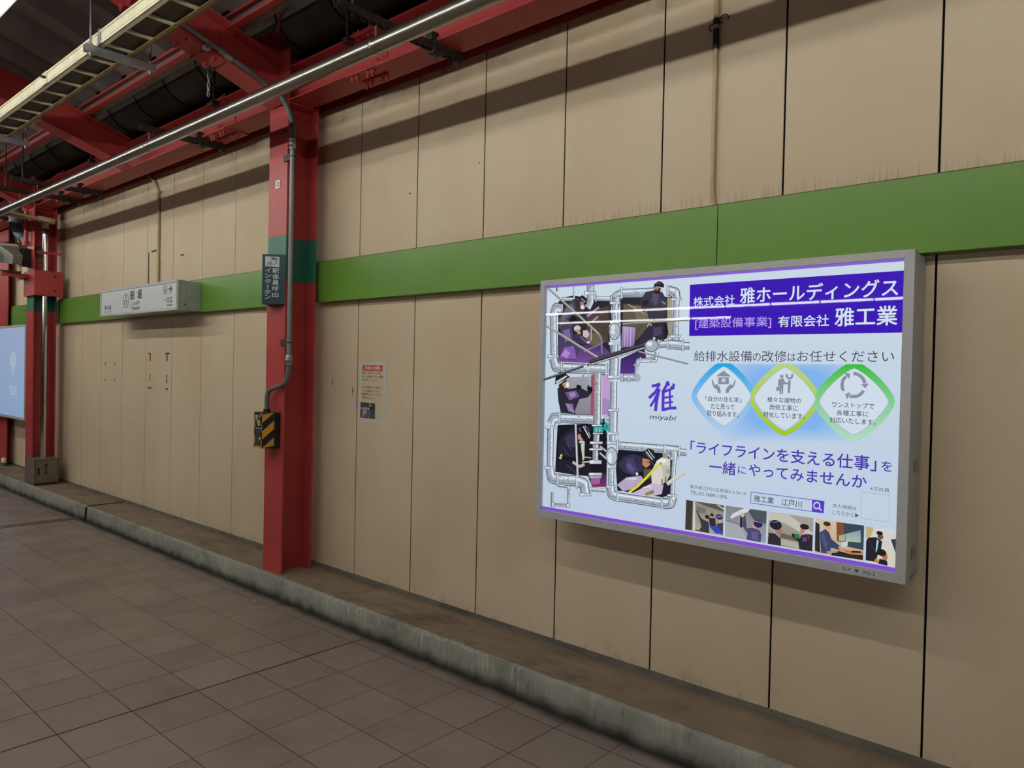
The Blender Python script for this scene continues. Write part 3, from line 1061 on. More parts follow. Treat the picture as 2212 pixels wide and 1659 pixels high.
L 2e3644 1 49 242 52 237
L 2e3644 3 47 385 51 379
L 4c5566 4 42 274 42 271
L 5c6678 4 61 297 60 294
L eef4fa 2 58 422 54 415
L 4c5566 2 42 333 44 328
L 5c6678 4 48 349 50 345
L 4c5566 2 43 302 40 296
L 4c5566 3 61 274 63 270
L 5c6678 3 57 325 55 318
L eef4fa 4 51 337 51 335
L 5c6678 2 34 372 33 365
L eef4fa 4 62 345 61 339
P 5a6374 10 222 88 229 88 216 11 208
P c3cdd9 13 220 85 227 86 217 13 210
P e8eff6 17 220 38 222 38 214 17 212
L 464f60 56 50 214 59 168 109 162
L b4bfcc 47 50 214 59 168 109 162
L e3ebf4 11 64 217 70 176 105 172
L 7d8798 7 31 210 45 157 114 149
L 8f99aa 3 45 213 55 165 110 159
L 4c5566 4 52 169 50 161
L eef4fa 2 34 190 34 188
L 2e3644 2 56 173 54 167
L 2e3644 1 62 177 61 171
L 4c5566 1 48 174 49 170
L eef4fa 2 64 217 63 212
L 2e3644 1 46 186 45 180
L 5c6678 3 55 211 55 207
L eef4fa 2 60 162 62 161
L 2e3644 1 78 166 81 165
L 4c5566 4 84 172 93 173
L eef4fa 2 92 174 101 176
L 5c6678 4 63 175 71 176
L 4c5566 2 86 157 93 154
L 2e3644 2 103 158 107 158
P 5a6374 94 195 111 197 113 133 96 131
P c3cdd9 97 194 108 195 110 135 99 134
P e8eff6 101 193 100 193 102 135 103 135
L 464f60 57 112 163 221 171
L b4bfcc 48 112 163 221 171
L e3ebf4 11 111 174 220 181
L 7d8798 7 113 148 222 156
L 8f99aa 3 112 159 221 167
L 2e3644 3 162 171 169 169
L 5c6678 1 158 158 162 160
L 4c5566 2 168 179 173 181
L 2e3644 2 172 177 178 176
L 4c5566 1 163 182 173 184
L 5c6678 3 214 163 216 163
L eef4fa 4 115 176 121 176
L eef4fa 1 183 178 188 177
L 5c6678 4 131 152 137 154
L 4c5566 2 167 162 176 165
L 4c5566 4 139 158 146 161
L 4c5566 3 130 162 137 160
L 4c5566 3 118 178 126 177
L 5c6678 3 138 173 145 175
L 4c5566 2 173 156 176 158
P 5a6374 215 199 230 201 232 134 217 132
P c3cdd9 217 198 228 199 230 136 219 135
P e8eff6 221 197 220 197 222 136 223 136
L 464f60 58 229 169 268 161 277 113
L b4bfcc 49 229 169 268 161 277 113
L e3ebf4 12 223 179 280 168 291 116
L 7d8798 7 236 156 251 151 258 108
L 8f99aa 4 231 166 263 159 272 111
L 4c5566 3 259 156 264 155
L 5c6678 2 241 150 247 150
L 4c5566 2 241 167 249 168
L 4c5566 3 255 149 262 145
L 2e3644 1 249 171 256 172
L eef4fa 4 241 171 245 170
L 2e3644 2 269 138 272 134
L eef4fa 1 251 138 250 134
L 2e3644 1 276 116 276 110
L 5c6678 2 290 149 291 142
L 5c6678 1 257 116 258 109
L 4c5566 4 272 148 272 144
L 4c5566 1 275 116 276 114
L 4c5566 1 264 130 264 127
L eef4fa 1 261 132 266 127
P 5a6374 241 111 312 120 313 105 241 96
P c3cdd9 243 110 310 118 310 107 244 99
P e8eff6 247 110 266 112 266 103 247 101
L 464f60 21 309 139 396 143
L b4bfcc 18 309 139 396 143
L e3ebf4 4 309 143 396 147
L 7d8798 3 310 134 397 137
L 8f99aa 1 309 138 396 141
L 5c6678 2 373 138 382 140
L 2e3644 1 373 146 377 147
L 2e3644 2 389 142 391 141
L 2e3644 1 343 144 351 145
L 2e3644 4 317 134 322 133
L 464f60 40 465 366 710 370
L b4bfcc 34 465 366 710 370
L e3ebf4 8 464 374 709 377
L 7d8798 5 466 355 711 359
L 8f99aa 2 465 363 710 367
L 4c5566 2 654 367 656 366
L 2e3644 2 520 356 527 354
L eef4fa 3 606 361 613 358
L 4c5566 2 702 369 709 366
L 4c5566 4 506 376 509 375
L 4c5566 1 544 366 546 366
L 4c5566 1 599 376 602 376
L 5c6678 2 641 362 649 365
L eef4fa 3 488 362 492 363
L 5c6678 3 473 376 481 374
L 5c6678 3 567 377 569 376
L 2e3644 4 591 364 594 364
L eef4fa 4 581 358 589 357
L 4c5566 3 529 362 533 361
L 4c5566 2 669 379 674 381
L 2e3644 1 469 374 472 374
L eef4fa 1 673 364 674 364
L 2e3644 2 472 366 477 366
L 5c6678 2 686 363 694 367
L 4c5566 2 513 369 521 367
L 2e3644 3 496 359 499 358
L 4c5566 2 558 369 561 369
L eef4fa 1 693 375 696 377
L 4c5566 4 497 362 503 362
L 4c5566 1 691 380 697 381
L 4c5566 1 650 366 653 365
L eef4fa 1 634 357 642 359
L 5c6678 4 494 365 498 365
L 4c5566 2 591 374 598 373
L 4c5566 2 583 359 590 359
P 5a6374 453 393 466 394 467 342 455 341
P c3cdd9 456 391 463 392 465 344 457 343
P e8eff6 459 391 458 391 459 344 460 344
P 5a6374 707 394 720 395 721 350 708 348
P c3cdd9 709 393 718 393 719 351 710 351
P e8eff6 712 392 712 392 713 352 713 352
L 464f60 44 718 370 786 368
L b4bfcc 37 718 370 786 368
L e3ebf4 9 717 379 785 377
L 7d8798 5 720 358 788 356
L 8f99aa 3 719 367 787 365
L eef4fa 2 737 362 739 361
L 2e3644 2 774 368 778 367
L 2e3644 2 786 373 791 375
L 5c6678 2 733 383 738 385
L 2e3644 2 731 367 737 366
L 2e3644 2 766 380 773 380
L 2e3644 1 785 360 792 360
L eef4fa 2 778 378 780 376
L eef4fa 1 730 357 733 356
L 2e3644 1 780 369 784 368
L 4c5566 4 754 364 758 362
P 5a6374 782 392 793 393 795 345 784 344
P c3cdd9 785 391 791 392 792 346 786 346
P e8eff6 788 390 786 390 787 347 789 347
L 464f60 31 793 365 824 365
L b4bfcc 26 793 365 824 365
L e3ebf4 6 792 371 823 371
L 7d8798 4 794 356 825 356
L 8f99aa 2 793 363 824 363
L eef4fa 1 803 368 804 369
L 4c5566 2 800 364 803 365
L 2e3644 4 807 363 808 363
L 4c5566 2 804 364 810 365
L 464f60 38 761 364 762 334
L b4bfcc 32 761 364 762 334
L e3ebf4 8 770 365 771 335
L 7d8798 5 749 363 750 333
L 8f99aa 2 758 364 759 334
L 2e3644 4 773 340 773 338
L eef4fa 4 767 343 769 338
L eef4fa 2 758 363 757 356
L 4c5566 1 760 337 759 333
L 5c6678 2 757 338 758 332
P 5a6374 741 337 787 341 787 332 741 327
P c3cdd9 743 336 785 340 785 333 743 329
P e8eff6 746 335 757 336 757 332 746 331
L 464f60 23 764 331 758 172
L b4bfcc 19 764 331 758 172
L e3ebf4 5 770 331 763 172
L 7d8798 3 757 330 750 171
L 8f99aa 1 762 331 756 171
L 2e3644 2 766 327 766 325
L eef4fa 1 761 238 761 234
L 2e3644 2 762 243 763 238
L 4c5566 2 758 225 757 222
L 2e3644 1 757 240 758 238
L eef4fa 2 756 289 756 283
L 2e3644 2 769 305 767 299
L 4c5566 1 763 176 763 173
L 5c6678 2 759 245 758 242
L eef4fa 4 764 189 763 182
L eef4fa 1 756 238 757 235
L 4c5566 2 754 229 756 225
L 5c6678 4 756 218 755 213
L eef4fa 1 765 282 767 278
L 2e3644 2 759 326 759 323
L 464f60 49 425 163 430 131 464 122
L b4bfcc 41 425 163 430 131 464 122
L e3ebf4 10 436 165 440 138 459 130
L 7d8798 6 409 159 418 122 472 111
L 8f99aa 3 421 162 427 129 466 119
L 2e3644 3 409 158 410 152
L 4c5566 1 444 144 443 141
L 4c5566 4 415 145 415 144
L 2e3644 4 418 134 419 133
L 2e3644 2 430 139 431 137
L 4c5566 1 427 163 432 157
L 5c6678 2 451 123 455 123
L 2e3644 3 442 140 446 138
L 5c6678 2 451 120 454 118
L eef4fa 2 442 127 443 126
L 5c6678 1 432 121 436 121
L 2e3644 2 465 137 471 134
P 5a6374 459 151 473 153 474 97 461 95
P c3cdd9 462 150 470 151 472 98 463 97
P e8eff6 465 149 464 149 465 99 466 99
L 464f60 43 471 122 703 123
L b4bfcc 36 471 122 703 123
L e3ebf4 9 470 131 702 131
L 7d8798 5 474 111 705 112
L 8f99aa 3 472 119 704 120
L 5c6678 3 597 117 600 116
L eef4fa 4 622 128 625 128
L 5c6678 2 536 120 541 122
L eef4fa 2 517 132 520 132
L 5c6678 1 684 118 688 117
L eef4fa 2 674 120 680 122
L eef4fa 1 487 119 490 119
L 5c6678 4 617 115 620 116
L 5c6678 3 482 114 486 115
L eef4fa 2 676 111 678 110
L 4c5566 1 536 125 540 125
L 5c6678 1 538 111 543 112
L 2e3644 3 534 135 538 135
L 5c6678 4 566 117 574 118
L 5c6678 2 620 131 624 132
L 5c6678 2 682 119 688 121
L 4c5566 1 561 117 564 116
L eef4fa 2 583 125 585 125
L 4c5566 4 659 117 664 117
L 5c6678 2 602 117 608 117
L 5c6678 4 598 112 604 113
L eef4fa 4 619 135 623 136
L 2e3644 2 661 133 665 133
L 4c5566 2 674 111 677 110
L eef4fa 2 594 117 600 115
L 5c6678 2 650 115 652 115
L 2e3644 1 697 129 700 128
L 4c5566 1 493 129 498 129
L 5c6678 1 668 130 672 129
L eef4fa 2 598 110 603 108
P 5a6374 700 150 713 152 715 97 702 95
P c3cdd9 702 149 711 150 712 98 704 97
P e8eff6 705 149 705 148 706 99 707 99
L 464f60 49 714 122 750 129 760 164
L b4bfcc 41 714 122 750 129 760 164
L e3ebf4 10 714 132 757 137 771 168
L 7d8798 6 713 109 740 117 745 159
L 8f99aa 3 714 119 748 126 756 163
L 5c6678 2 737 123 740 125
L eef4fa 4 718 131 720 131
L 5c6678 4 717 126 719 126
L 5c6678 4 727 111 730 112
L 5c6678 2 736 130 737 131
L 5c6678 1 736 128 738 129
L 4c5566 2 721 113 724 114
L 2e3644 2 751 152 754 156
L 2e3644 2 762 136 764 139
L 5c6678 1 765 150 766 152
L 5c6678 1 753 135 753 140
L 2e3644 1 761 158 763 161
L 2e3644 4 759 140 763 145
L 5c6678 2 745 159 749 164
P 5a6374 732 168 783 174 783 164 732 157
P c3cdd9 734 167 781 172 781 165 734 160
P e8eff6 737 166 750 168 750 163 737 161
L 30363f 15 104 134 174 134 174 41 74 32
L 8a94a2 12 104 134 174 134 174 41 74 32
L e3ebf4 3 104 137 178 135 177 39 74 29
L 7d8798 2 105 130 170 132 171 43 75 36
L 8f99aa 1 105 133 173 133 173 41 75 33
L 2e3644 3 111 131 118 132
L 4c5566 3 169 131 173 130
L 2e3644 3 157 134 162 133
L 4c5566 3 176 111 175 110
L 2e3644 3 178 103 178 97
L 4c5566 3 172 123 172 121
L 5c6678 1 175 91 175 86
L 4c5566 4 102 38 98 36
L 5c6678 1 127 33 125 33
L eef4fa 2 152 42 146 41
L 5c6678 1 145 38 143 38
L 24282f 17 70 96 70 20
L 7a828e 14 70 96 70 20
L e3ebf4 3 74 96 75 21
L 7d8798 2 64 95 65 20
L 8f99aa 1 68 96 69 20
L 4c5566 3 71 68 71 64
L 5c6678 4 65 53 63 50
L eef4fa 4 72 77 73 75
L 5c6678 1 66 90 65 83
P 5a6374 164 141 185 143 185 122 164 120
P c3cdd9 166 140 182 141 183 124 167 122
P e8eff6 170 139 171 139 172 124 170 124
P 5a6374 161 50 187 53 188 32 161 28
P c3cdd9 164 48 185 51 185 34 164 31
P e8eff6 167 48 170 48 171 33 168 33
P 5a6374 66 44 88 46 89 21 67 18
P c3cdd9 69 42 85 44 86 23 69 20
P e8eff6 73 42 74 42 74 22 73 22
P 3a3748 594 1090 643 1098 678 1092 710 1044 703 968 624 956 610 1011 587 996 563 1044
P 55516a 630 1080 665 1085 671 1039 640 1025
P 28252f 573 1048 613 1057 614 1034 582 1024
P 232029 615 964 703 972 706 956 618 948
L b85a48 3 629 955 647 955
E b8b8bc 620 932 12 13
E 55525c 620 932 7 8
P 322f42 616 933 691 934 697 861 640 878 582 852 568 856 585 902
P 4b4762 639 924 683 927 683 892 644 885
P 1f1d24 695 942 713 933 720 891 701 876
P d8cfae 640 882 653 879 651 868 640 870
L 3a3640 3 593 965 558 911 537 840
E 2a2228 660 1093 19 15
E b06a50 649 1104 10 7
P 26242c 636 1108 640 1125 660 1136 679 1132 692 1118 689 1105 665 1110 651 1113
L 5a5864 3 647 1125 677 1127
L e8e4e0 2 663 1106 656 1095
E c8b8d8 677 1093 6 8
L 6a6680 3 639 1075 622 1041
L 24222c 3 666 1058 659 993
P 4a4658 675 1054 706 1037 698 1022 680 1030
L a8a498 4 682 1042 702 1029
P 474455 174 1078 211 1080 237 1054 234 1004 198 988 173 939 98 928 80 959 106 1018 143 1054
P 6a667a 132 1034 169 1057 186 1031 150 995 113 966 96 975
P 35323f 185 1073 213 1074 228 1021 202 1005
L 908ca0 3 97 949 145 973
L 807c90 3 112 992 154 1016
P 2e2b38 218 1013 260 969 251 932 219 979
E 15131a 176 978 23 19
E 3048b0 161 989 6 5
P 23202c 213 1084 231 1096 255 1078 261 1052 248 1045 232 1062 216 1072
L c8c4cc 4 226 1079 253 1061
E b07860 232 1053 12 11
E e2dfe2 233 1036 11 10
L 6c6866 45 336 710 338 456
L a9a6a4 38 336 710 338 456
L e3ebf4 9 347 710 349 457
L 7d8798 5 321 710 323 455
L 8f99aa 3 332 710 334 456
L 4c5566 4 339 535 340 533
L eef4fa 1 350 703 351 699
L eef4fa 2 334 675 336 668
L 4c5566 3 338 655 338 654
L 5c6678 3 347 556 349 552
L eef4fa 1 323 693 323 686
L 5c6678 2 347 579 348 574
L 4c5566 2 341 504 339 497
L eef4fa 2 342 647 345 640
L 4c5566 2 333 503 332 499
L eef4fa 4 346 572 347 569
L eef4fa 3 348 594 348 592
L eef4fa 3 323 618 322 613
L 5c6678 3 342 474 341 469
L 2e3644 4 325 660 326 655
L 4c5566 1 324 490 324 487
L 2e3644 3 321 655 322 652
L 5c6678 3 353 609 352 605
L 4c5566 3 352 607 352 603
L eef4fa 1 332 498 333 496
L 2e3644 1 335 586 336 582
L eef4fa 4 333 680 333 678
L eef4fa 3 344 594 344 590
L 5c6678 1 349 622 350 620
L 5c6678 2 351 660 350 653
L 4c5566 3 329 662 328 657
L 4c5566 2 346 496 344 490
L 5c6678 2 335 536 335 533
L eef4fa 4 335 679 338 673
L 2e3644 4 329 532 327 528
L eef4fa 4 335 622 332 617
L eef4fa 1 321 588 322 585
L 5c6678 3 337 666 336 661
L 4c5566 3 329 620 329 618
L eef4fa 4 343 474 341 470
L eef4fa 4 347 549 348 546
L 2e3644 1 332 531 331 527
E 28a89f 395 451 17 20
E 1c7a74 395 451 5 9
E 28a89f 367 478 8 10
P 5a6374 307 458 372 461 372 451 307 447
P c3cdd9 309 456 369 460 369 453 310 449
P e8eff6 313 456 330 456 330 452 313 451
P 2fb5ac 318 445 376 449 376 426 320 420
L d8dcd8 3 336 446 337 423
L d8dcd8 3 356 447 357 424
P 5a6374 306 418 376 423 376 414 307 409
P c3cdd9 309 417 374 421 374 416 309 412
P e8eff6 313 416 331 418 331 414 313 413
L 6a6456 38 339 411 337 374
L a8a08c 32 339 411 337 374
L e3ebf4 8 348 411 346 374
L 7d8798 5 327 411 324 374
L 8f99aa 2 336 411 333 374
L 5c6678 4 341 407 343 401
L eef4fa 3 344 395 346 389
L eef4fa 2 353 410 351 406
L 5c6678 3 325 382 324 376
L 4c5566 2 330 376 328 372
P 5a6374 298 374 375 380 376 366 298 360
P c3cdd9 300 373 373 378 373 368 301 362
P e8eff6 304 372 325 374 325 365 304 364
L 6c6866 38 334 362 335 341
L a9a6a4 32 334 362 335 341
L e3ebf4 8 343 362 344 342
L 7d8798 5 322 361 322 340
L 8f99aa 2 331 361 331 341
L eef4fa 2 331 355 332 350
L 5c6678 2 345 344 345 341
L 2e3644 3 323 345 325 341
P 5a6374 296 341 373 347 373 335 296 328
P c3cdd9 298 339 371 345 371 337 298 331
P e8eff6 302 339 323 341 323 334 302 332
L 6c6866 36 334 331 335 280
L a9a69c 30 334 331 335 280
L e3ebf4 7 343 332 344 280
L 7d8798 4 322 330 323 279
L 8f99aa 2 331 331 332 279
L 5c6678 3 337 295 338 293
L 2e3644 2 346 305 347 302
L 5c6678 2 329 327 330 324
L eef4fa 2 322 284 327 278
L 4c5566 4 345 300 343 297
L 5c6678 2 326 298 327 292
P 5a6374 298 282 372 289 373 269 298 262
P c3cdd9 300 281 370 287 370 271 301 264
P e8eff6 304 280 324 282 324 268 304 266
P 0e0c12 308 257 361 264 362 233 312 226
P 5a6374 296 220 376 228 376 212 296 204
P c3cdd9 298 219 373 227 374 214 299 206
P e8eff6 302 218 324 221 324 210 302 208
P a860a0 307 203 367 211 363 172 313 164
P 5a6374 299 203 374 211 374 201 299 193
P c3cdd9 301 201 371 209 371 203 302 195
P e8eff6 305 201 325 203 325 199 305 197
L b8b4bc 10 358 355 398 334
L b8b4bc 10 359 323 399 298
P 262233 98 343 124 388 192 431 224 420 236 362 228 278 165 272 111 285
P 3c3752 141 381 188 409 215 386 206 335 163 340
L 524a70 4 152 356 190 317
L 484264 4 131 329 175 290
P 1f1b2a 116 285 207 285 230 199 97 202
L 4a4468 4 155 246 220 210
L 0c0a12 19 111 276 218 277
E e8d040 124 289 7 7
E b8b8b4 119 276 9 7
P c8ccb8 244 355 268 365 268 282 259 273
L b8b8b0 14 197 263 240 244 270 257
L c8c4c0 7 254 266 300 274
L a8a49c 6 269 294 310 294
E d09074 238 391 13 16
E e0a488 255 388 11 12
E c8c4cc 251 367 18 8
E 14121a 278 417 39 44
L dcdee2 6 257 445 297 390
L c4c6cc 4 267 450 302 400
E 3c3a48 285 432 12 12
L 6a50b8 9 234 437 242 417
L b9b4bc 12 210 453 230 199
L e0dce2 4 209 453 228 199
P 2c2838 90 626 111 644 166 628 228 638 280 619 295 631 301 611 281 590 230 579 201 515 211 503 115 505 97 566
P 6c5a8c 139 610 208 621 230 592 167 569
P 9a86b8 161 607 198 616 209 596 178 582
P 8c74a8 141 555 189 553 201 511 164 514
L bca8d0 4 157 547 196 507
E 17151c 225 640 16 12
E 17151c 289 635 13 19
P 2a2226 95 645 143 676 154 655 150 625 112 620
P d29878 131 658 153 667 157 638 135 628
E c08468 128 649 7 9
E e8eaf0 154 648 10 15
P 1e1c24 73 649 77 692 109 716 142 705 164 689 143 676 78 649
P d4d6da 77 662 145 696 149 688 81 652
L 18161c 6 140 682 166 690
P 33304a 467 276 495 318 550 335 596 327 606 281 598 242 553 233 501 243
P 46406a 509 304 550 319 580 247 571 235 515 249
P 5c5684 510 280 533 290 557 261 543 248
E 0f0d14 593 241 20 14
E e4e2e6 573 243 7 7
P c4865c 600 328 637 315 642 293 620 275 601 289
E d89c74 606 320 5 10
L 2a1e1a 4 626 305 639 302
P 22242c 596 319 602 351 631 368 658 361 672 330 662 294 641 316
L d4d8dc 5 618 354 654 317
L d4d8dc 4 629 361 663 325
L 5c8a70 3 613 348 641 323
L 50545e 4 641 316 659 294
P 55524c 606 270 655 275 643 231 612 212
P d9d6cc 647 258 676 315 702 333 745 329 747 257 731 229 705 207 653 209
P c2beb2 703 298 746 299 747 257 731 229 714 216
P eeece4 676 311 702 327 728 325 724 312 681 300
P b0aeaa 706 352 729 356 733 332 707 329
L 6a6864 2 709 350 711 332
L 6a6864 2 715 351 717 332
L 6a6864 2 721 351 723 333
L 6a6864 2 727 352 729 333
E 8a8880 696 303 8 6
L 2a2830 5 705 234 707 207
L 2a2830 4 726 247 722 224
P a8a498 725 281 746 282 743 261 725 261
P b9a8c8 463 179 516 221 594 237 612 220 545 169 499 152
P d8d4dc 507 210 544 224 576 224 554 203
L 9a96a0 3 516 209 567 211
P c9b9d4 550 150 653 209 714 208 706 165 645 146
P e4d4e4 604 184 644 200 653 188 618 170
L c86070 3 613 175 640 186
P 8a8460 618 158 662 181 667 164 623 147
L e3da3a 11 694 301 660 271 621 228 577 185 532 152
L c6c4c0 18 731 214 822 278
L e4e2de 5 733 220 822 283
L 8c8a7e 12 14 1143 218 992 338 901 354 880
L c4c2b6 4 16 1145 218 994 338 903
L 8c7aa0 9 354 880 358 806
L 8c8a7e 12 6 951 336 786
L c4c2b6 5 6 954 336 788
L 77756e 9 473 946 822 955
L b8b6ac 3 473 948 822 957
L 77756e 8 565 815 822 760
L c0beb2 3 565 816 822 762
L 2e2d33 29 287 759 596 842
L 4c4b52 9 287 767 596 849
L bfc4c8 6 292 752 596 832
L 3a3a40 13 0 671 251 744
L 8a8a8e 4 0 674 251 747
L a8b6c4 11 274 749 228 648
L a8b6c4 11 275 736 295 641
L 5a6876 3 274 746 231 652
E c8d4de 277 740 17 16
E 4a5866 279 750 8 6
E 17151c 295 628 13 16
L 5638cc 14 640 656 657 658 684 667
L 5638cc 11 683 667 664 638 648 613
L 5638cc 14 629 601 651 621 685 642
L 5638cc 16 678 641 668 591 663 542
L 5638cc 12 669 618 652 585 635 562
L 5638cc 10 627 599 633 609
L 5638cc 14 724 679 711 650 697 628
L 5638cc 15 701 634 701 581 702 543
L 5638cc 11 723 678 730 659
L 5638cc 9 748 669 757 663 737 650
L 5638cc 11 705 631 758 652
L 5638cc 9 708 604 752 613
L 5638cc 9 709 580 751 588
L 5638cc 13 705 550 739 559 770 561
L 5638cc 10 734 647 738 559
T 3c3c5c 632 496 772 527 0 0.25 miyabi
P 3d16b8 822 1110 1688 1108 1685 881 824 883
T dbe9f6 841 1012 1034 1054 2 0 株式会社
T dbe9f6 1057 1016 1667 1082 3.5 0 雅ホールディングス
T b8a4f0 852 910 1194 958 1 0 [建築設備事業]
T dbe9f6 1223 912 1424 957 2.5 0 有限会社
T dbe9f6 1446 910 1667 981 3.5 0 雅工業
N 198 215 236 1578 532 1576 514 1570 496 1560 481 1546 469 1530 460 1513 456 1015 419 992 420 971 426 953 438 938 454 929 473 926 494 920 724 923 745 931 762 945 762 963 762 984 762 1006 762 1506 763 1524 763 1540 763 1554 763 1564 763 1571 748 1574 730
N 195 214 236 1567 536 1565 518 1559 500 1548 485 1535 472 1518 464 1501 460 1029 425 1007 426 986 433 967 444 953 460 944 479 940 500 935 718 938 739 946 759 960 762 978 762 999 762 1021 762 1495 763 1512 763 1529 763 1543 763 1553 761 1560 744 1563 725
N 191 212 237 1555 540 1554 522 1547 504 1537 489 1523 476 1507 468 1489 464 1043 431 1021 433 1000 439 982 451 968 467 959 486 955 506 950 713 953 734 961 754 975 762 993 762 1013 762 1035 762 1483 763 1501 763 1517 763 1531 763 1542 756 1549 739 1552 720
N 187 210 238 1544 544 1542 526 1536 508 1525 493 1512 480 1495 472 1477 468 1057 438 1035 439 1015 445 997 457 982 473 973 492 970 513 965 708 968 729 976 748 989 762 1007 762 1028 762 1050 762 1471 763 1489 763 1506 763 1520 763 1531 751 1538 734 1541 715
N 182 207 238 1533 548 1531 530 1524 512 1514 497 1500 484 1483 476 1466 472 1071 444 1049 445 1029 452 1011 463 997 479 988 498 984 519 980 703 982 724 991 743 1004 760 1022 762 1042 762 1064 762 1460 763 1478 763 1494 763 1508 761 1519 746 1527 729 1529 710
N 177 205 239 1521 553 1519 534 1513 516 1502 501 1488 488 1472 480 1454 476 1085 450 1064 452 1043 458 1025 470 1011 485 1002 504 999 525 995 697 997 718 1005 738 1019 755 1036 762 1056 762 1078 762 1448 763 1466 763 1482 763 1497 756 1508 741 1515 724 1518 706
N 172 203 240 1509 557 1507 538 1501 520 1490 505 1476 492 1460 484 1442 480 1099 457 1078 458 1057 464 1039 476 1026 492 1017 511 1013 531 1009 692 1012 713 1020 733 1033 749 1050 762 1070 762 1092 762 1436 763 1454 763 1471 763 1485 751 1497 736 1504 719 1506 701
N 167 200 241 1498 561 1496 542 1489 524 1479 509 1465 496 1448 488 1430 484 1113 463 1091 464 1071 471 1054 482 1040 498 1031 517 1028 537 1024 687 1026 708 1034 727 1047 744 1065 757 1085 762 1106 762 1424 763 1442 763 1459 758 1474 746 1485 732 1492 714 1495 696
N 161 198 242 1486 565 1484 546 1478 529 1467 513 1453 501 1436 492 1418 488 1126 469 1105 470 1085 477 1068 488 1054 504 1045 523 1042 543 1039 682 1041 703 1049 722 1062 739 1079 752 1099 760 1120 762 1412 763 1430 760 1447 753 1462 742 1473 727 1481 709 1483 691
N 156 195 242 1474 570 1472 551 1466 533 1455 517 1441 505 1424 496 1405 493 1140 475 1119 476 1099 483 1082 494 1068 510 1059 529 1056 549 1053 677 1055 698 1063 717 1076 734 1093 746 1113 754 1134 757 1400 758 1418 755 1436 748 1450 737 1462 722 1469 704 1472 685
N 150 192 243 1462 574 1460 555 1454 537 1443 521 1429 509 1412 500 1393 497 1154 481 1133 483 1113 489 1095 501 1082 516 1073 535 1070 555 1067 672 1070 693 1077 712 1090 728 1107 741 1127 749 1147 752 1388 753 1406 750 1424 743 1439 732 1450 717 1457 699 1460 680
N 144 190 244 1450 578 1448 559 1442 541 1431 525 1416 513 1399 504 1381 501 1167 487 1146 489 1126 495 1109 507 1096 522 1087 541 1084 561 1081 667 1084 688 1092 707 1104 723 1121 736 1140 744 1161 747 1375 748 1394 745 1412 738 1427 727 1438 712 1446 694 1448 675
N 138 187 245 1438 582 1436 563 1430 545 1419 530 1404 517 1387 509 1368 505 1180 493 1160 495 1140 501 1123 513 1110 528 1101 547 1098 567 1096 662 1098 683 1106 702 1118 718 1135 731 1154 739 1175 742 1363 743 1382 740 1400 733 1415 722 1426 707 1434 689 1437 670
N 132 184 246 1426 587 1424 568 1418 550 1407 534 1392 521 1375 513 1356 509 1194 499 1173 501 1154 507 1137 519 1123 534 1115 553 1111 573 1110 657 1112 678 1120 697 1132 713 1149 726 1168 734 1188 737 1351 738 1370 735 1388 728 1403 717 1414 701 1422 684 1425 665
T 4a4a5e 851 771 1116 817 0 0 給排水設備
T 4a4a5e 1120 774 1154 806 0 0 の
T 4a4a5e 1159 770 1262 817 0 0 改修
T 4a4a5e 1267 774 1299 807 0 0 は
T 4a4a5e 1305 772 1661 816 0 0 お任せください
G 08a8ec b4d2f4 1140 628 1135 610 1131 600 1126 592 1122 584 1118 577 1113 571 1109 565 1104 559 1100 553 1095 547 1091 542 1086 537 1081 532 1076 526 1071 521 1066 516 1061 511 1055 506 1049 500 1042 495 1035 489 1027 484 1018 478 999 471 980 475 970 480 961 485 954 490 947 494 940 499 934 504 928 508 922 513 916 518 911 523 906 528 900 533 895 538 890 543 885 549 880 554 874 560 869 567 864 574 858 581 853 590 847 599 842 618 847 637 852 647 857 656 862 664 867 671 872 678 876 684 881 690 886 696 891 702 896 707 901 713 906 718 911 723 917 728 922 733 928 738 934 743 941 749 947 754 955 759 963 763 973 763 992 763 1011 763 1021 763 1029 759 1036 754 1043 749 1050 744 1056 739 1061 734 1067 729 1072 725 1077 720 1082 715 1087 710 1092 705 1096 699 1101 694 1106 688 1111 682 1115 676 1120 670 1125 662 1130 654 1135 645
G bcd88c a6cf06 1402 627 1397 610 1393 600 1389 592 1384 585 1380 578 1375 571 1371 565 1366 559 1362 553 1357 548 1353 542 1348 537 1343 532 1338 527 1333 522 1328 516 1323 511 1317 506 1311 501 1304 495 1297 490 1289 484 1280 479 1263 472 1245 476 1235 481 1227 485 1220 490 1213 495 1206 499 1200 504 1194 509 1188 513 1182 518 1177 523 1171 528 1166 532 1161 538 1156 543 1150 548 1145 554 1140 560 1135 567 1129 573 1124 581 1118 589 1113 599 1107 618 1112 637 1117 647 1122 655 1127 663 1132 670 1137 677 1142 684 1147 690 1152 696 1157 701 1162 707 1167 712 1172 717 1178 722 1183 727 1189 732 1194 737 1200 743 1207 748 1214 753 1221 758 1229 763 1239 764 1256 764 1274 764 1283 763 1291 758 1299 753 1305 748 1312 743 1318 738 1323 734 1329 729 1334 724 1339 719 1344 714 1349 709 1354 704 1358 699 1363 694 1368 688 1373 682 1377 676 1382 669 1387 662 1392 654 1397 645
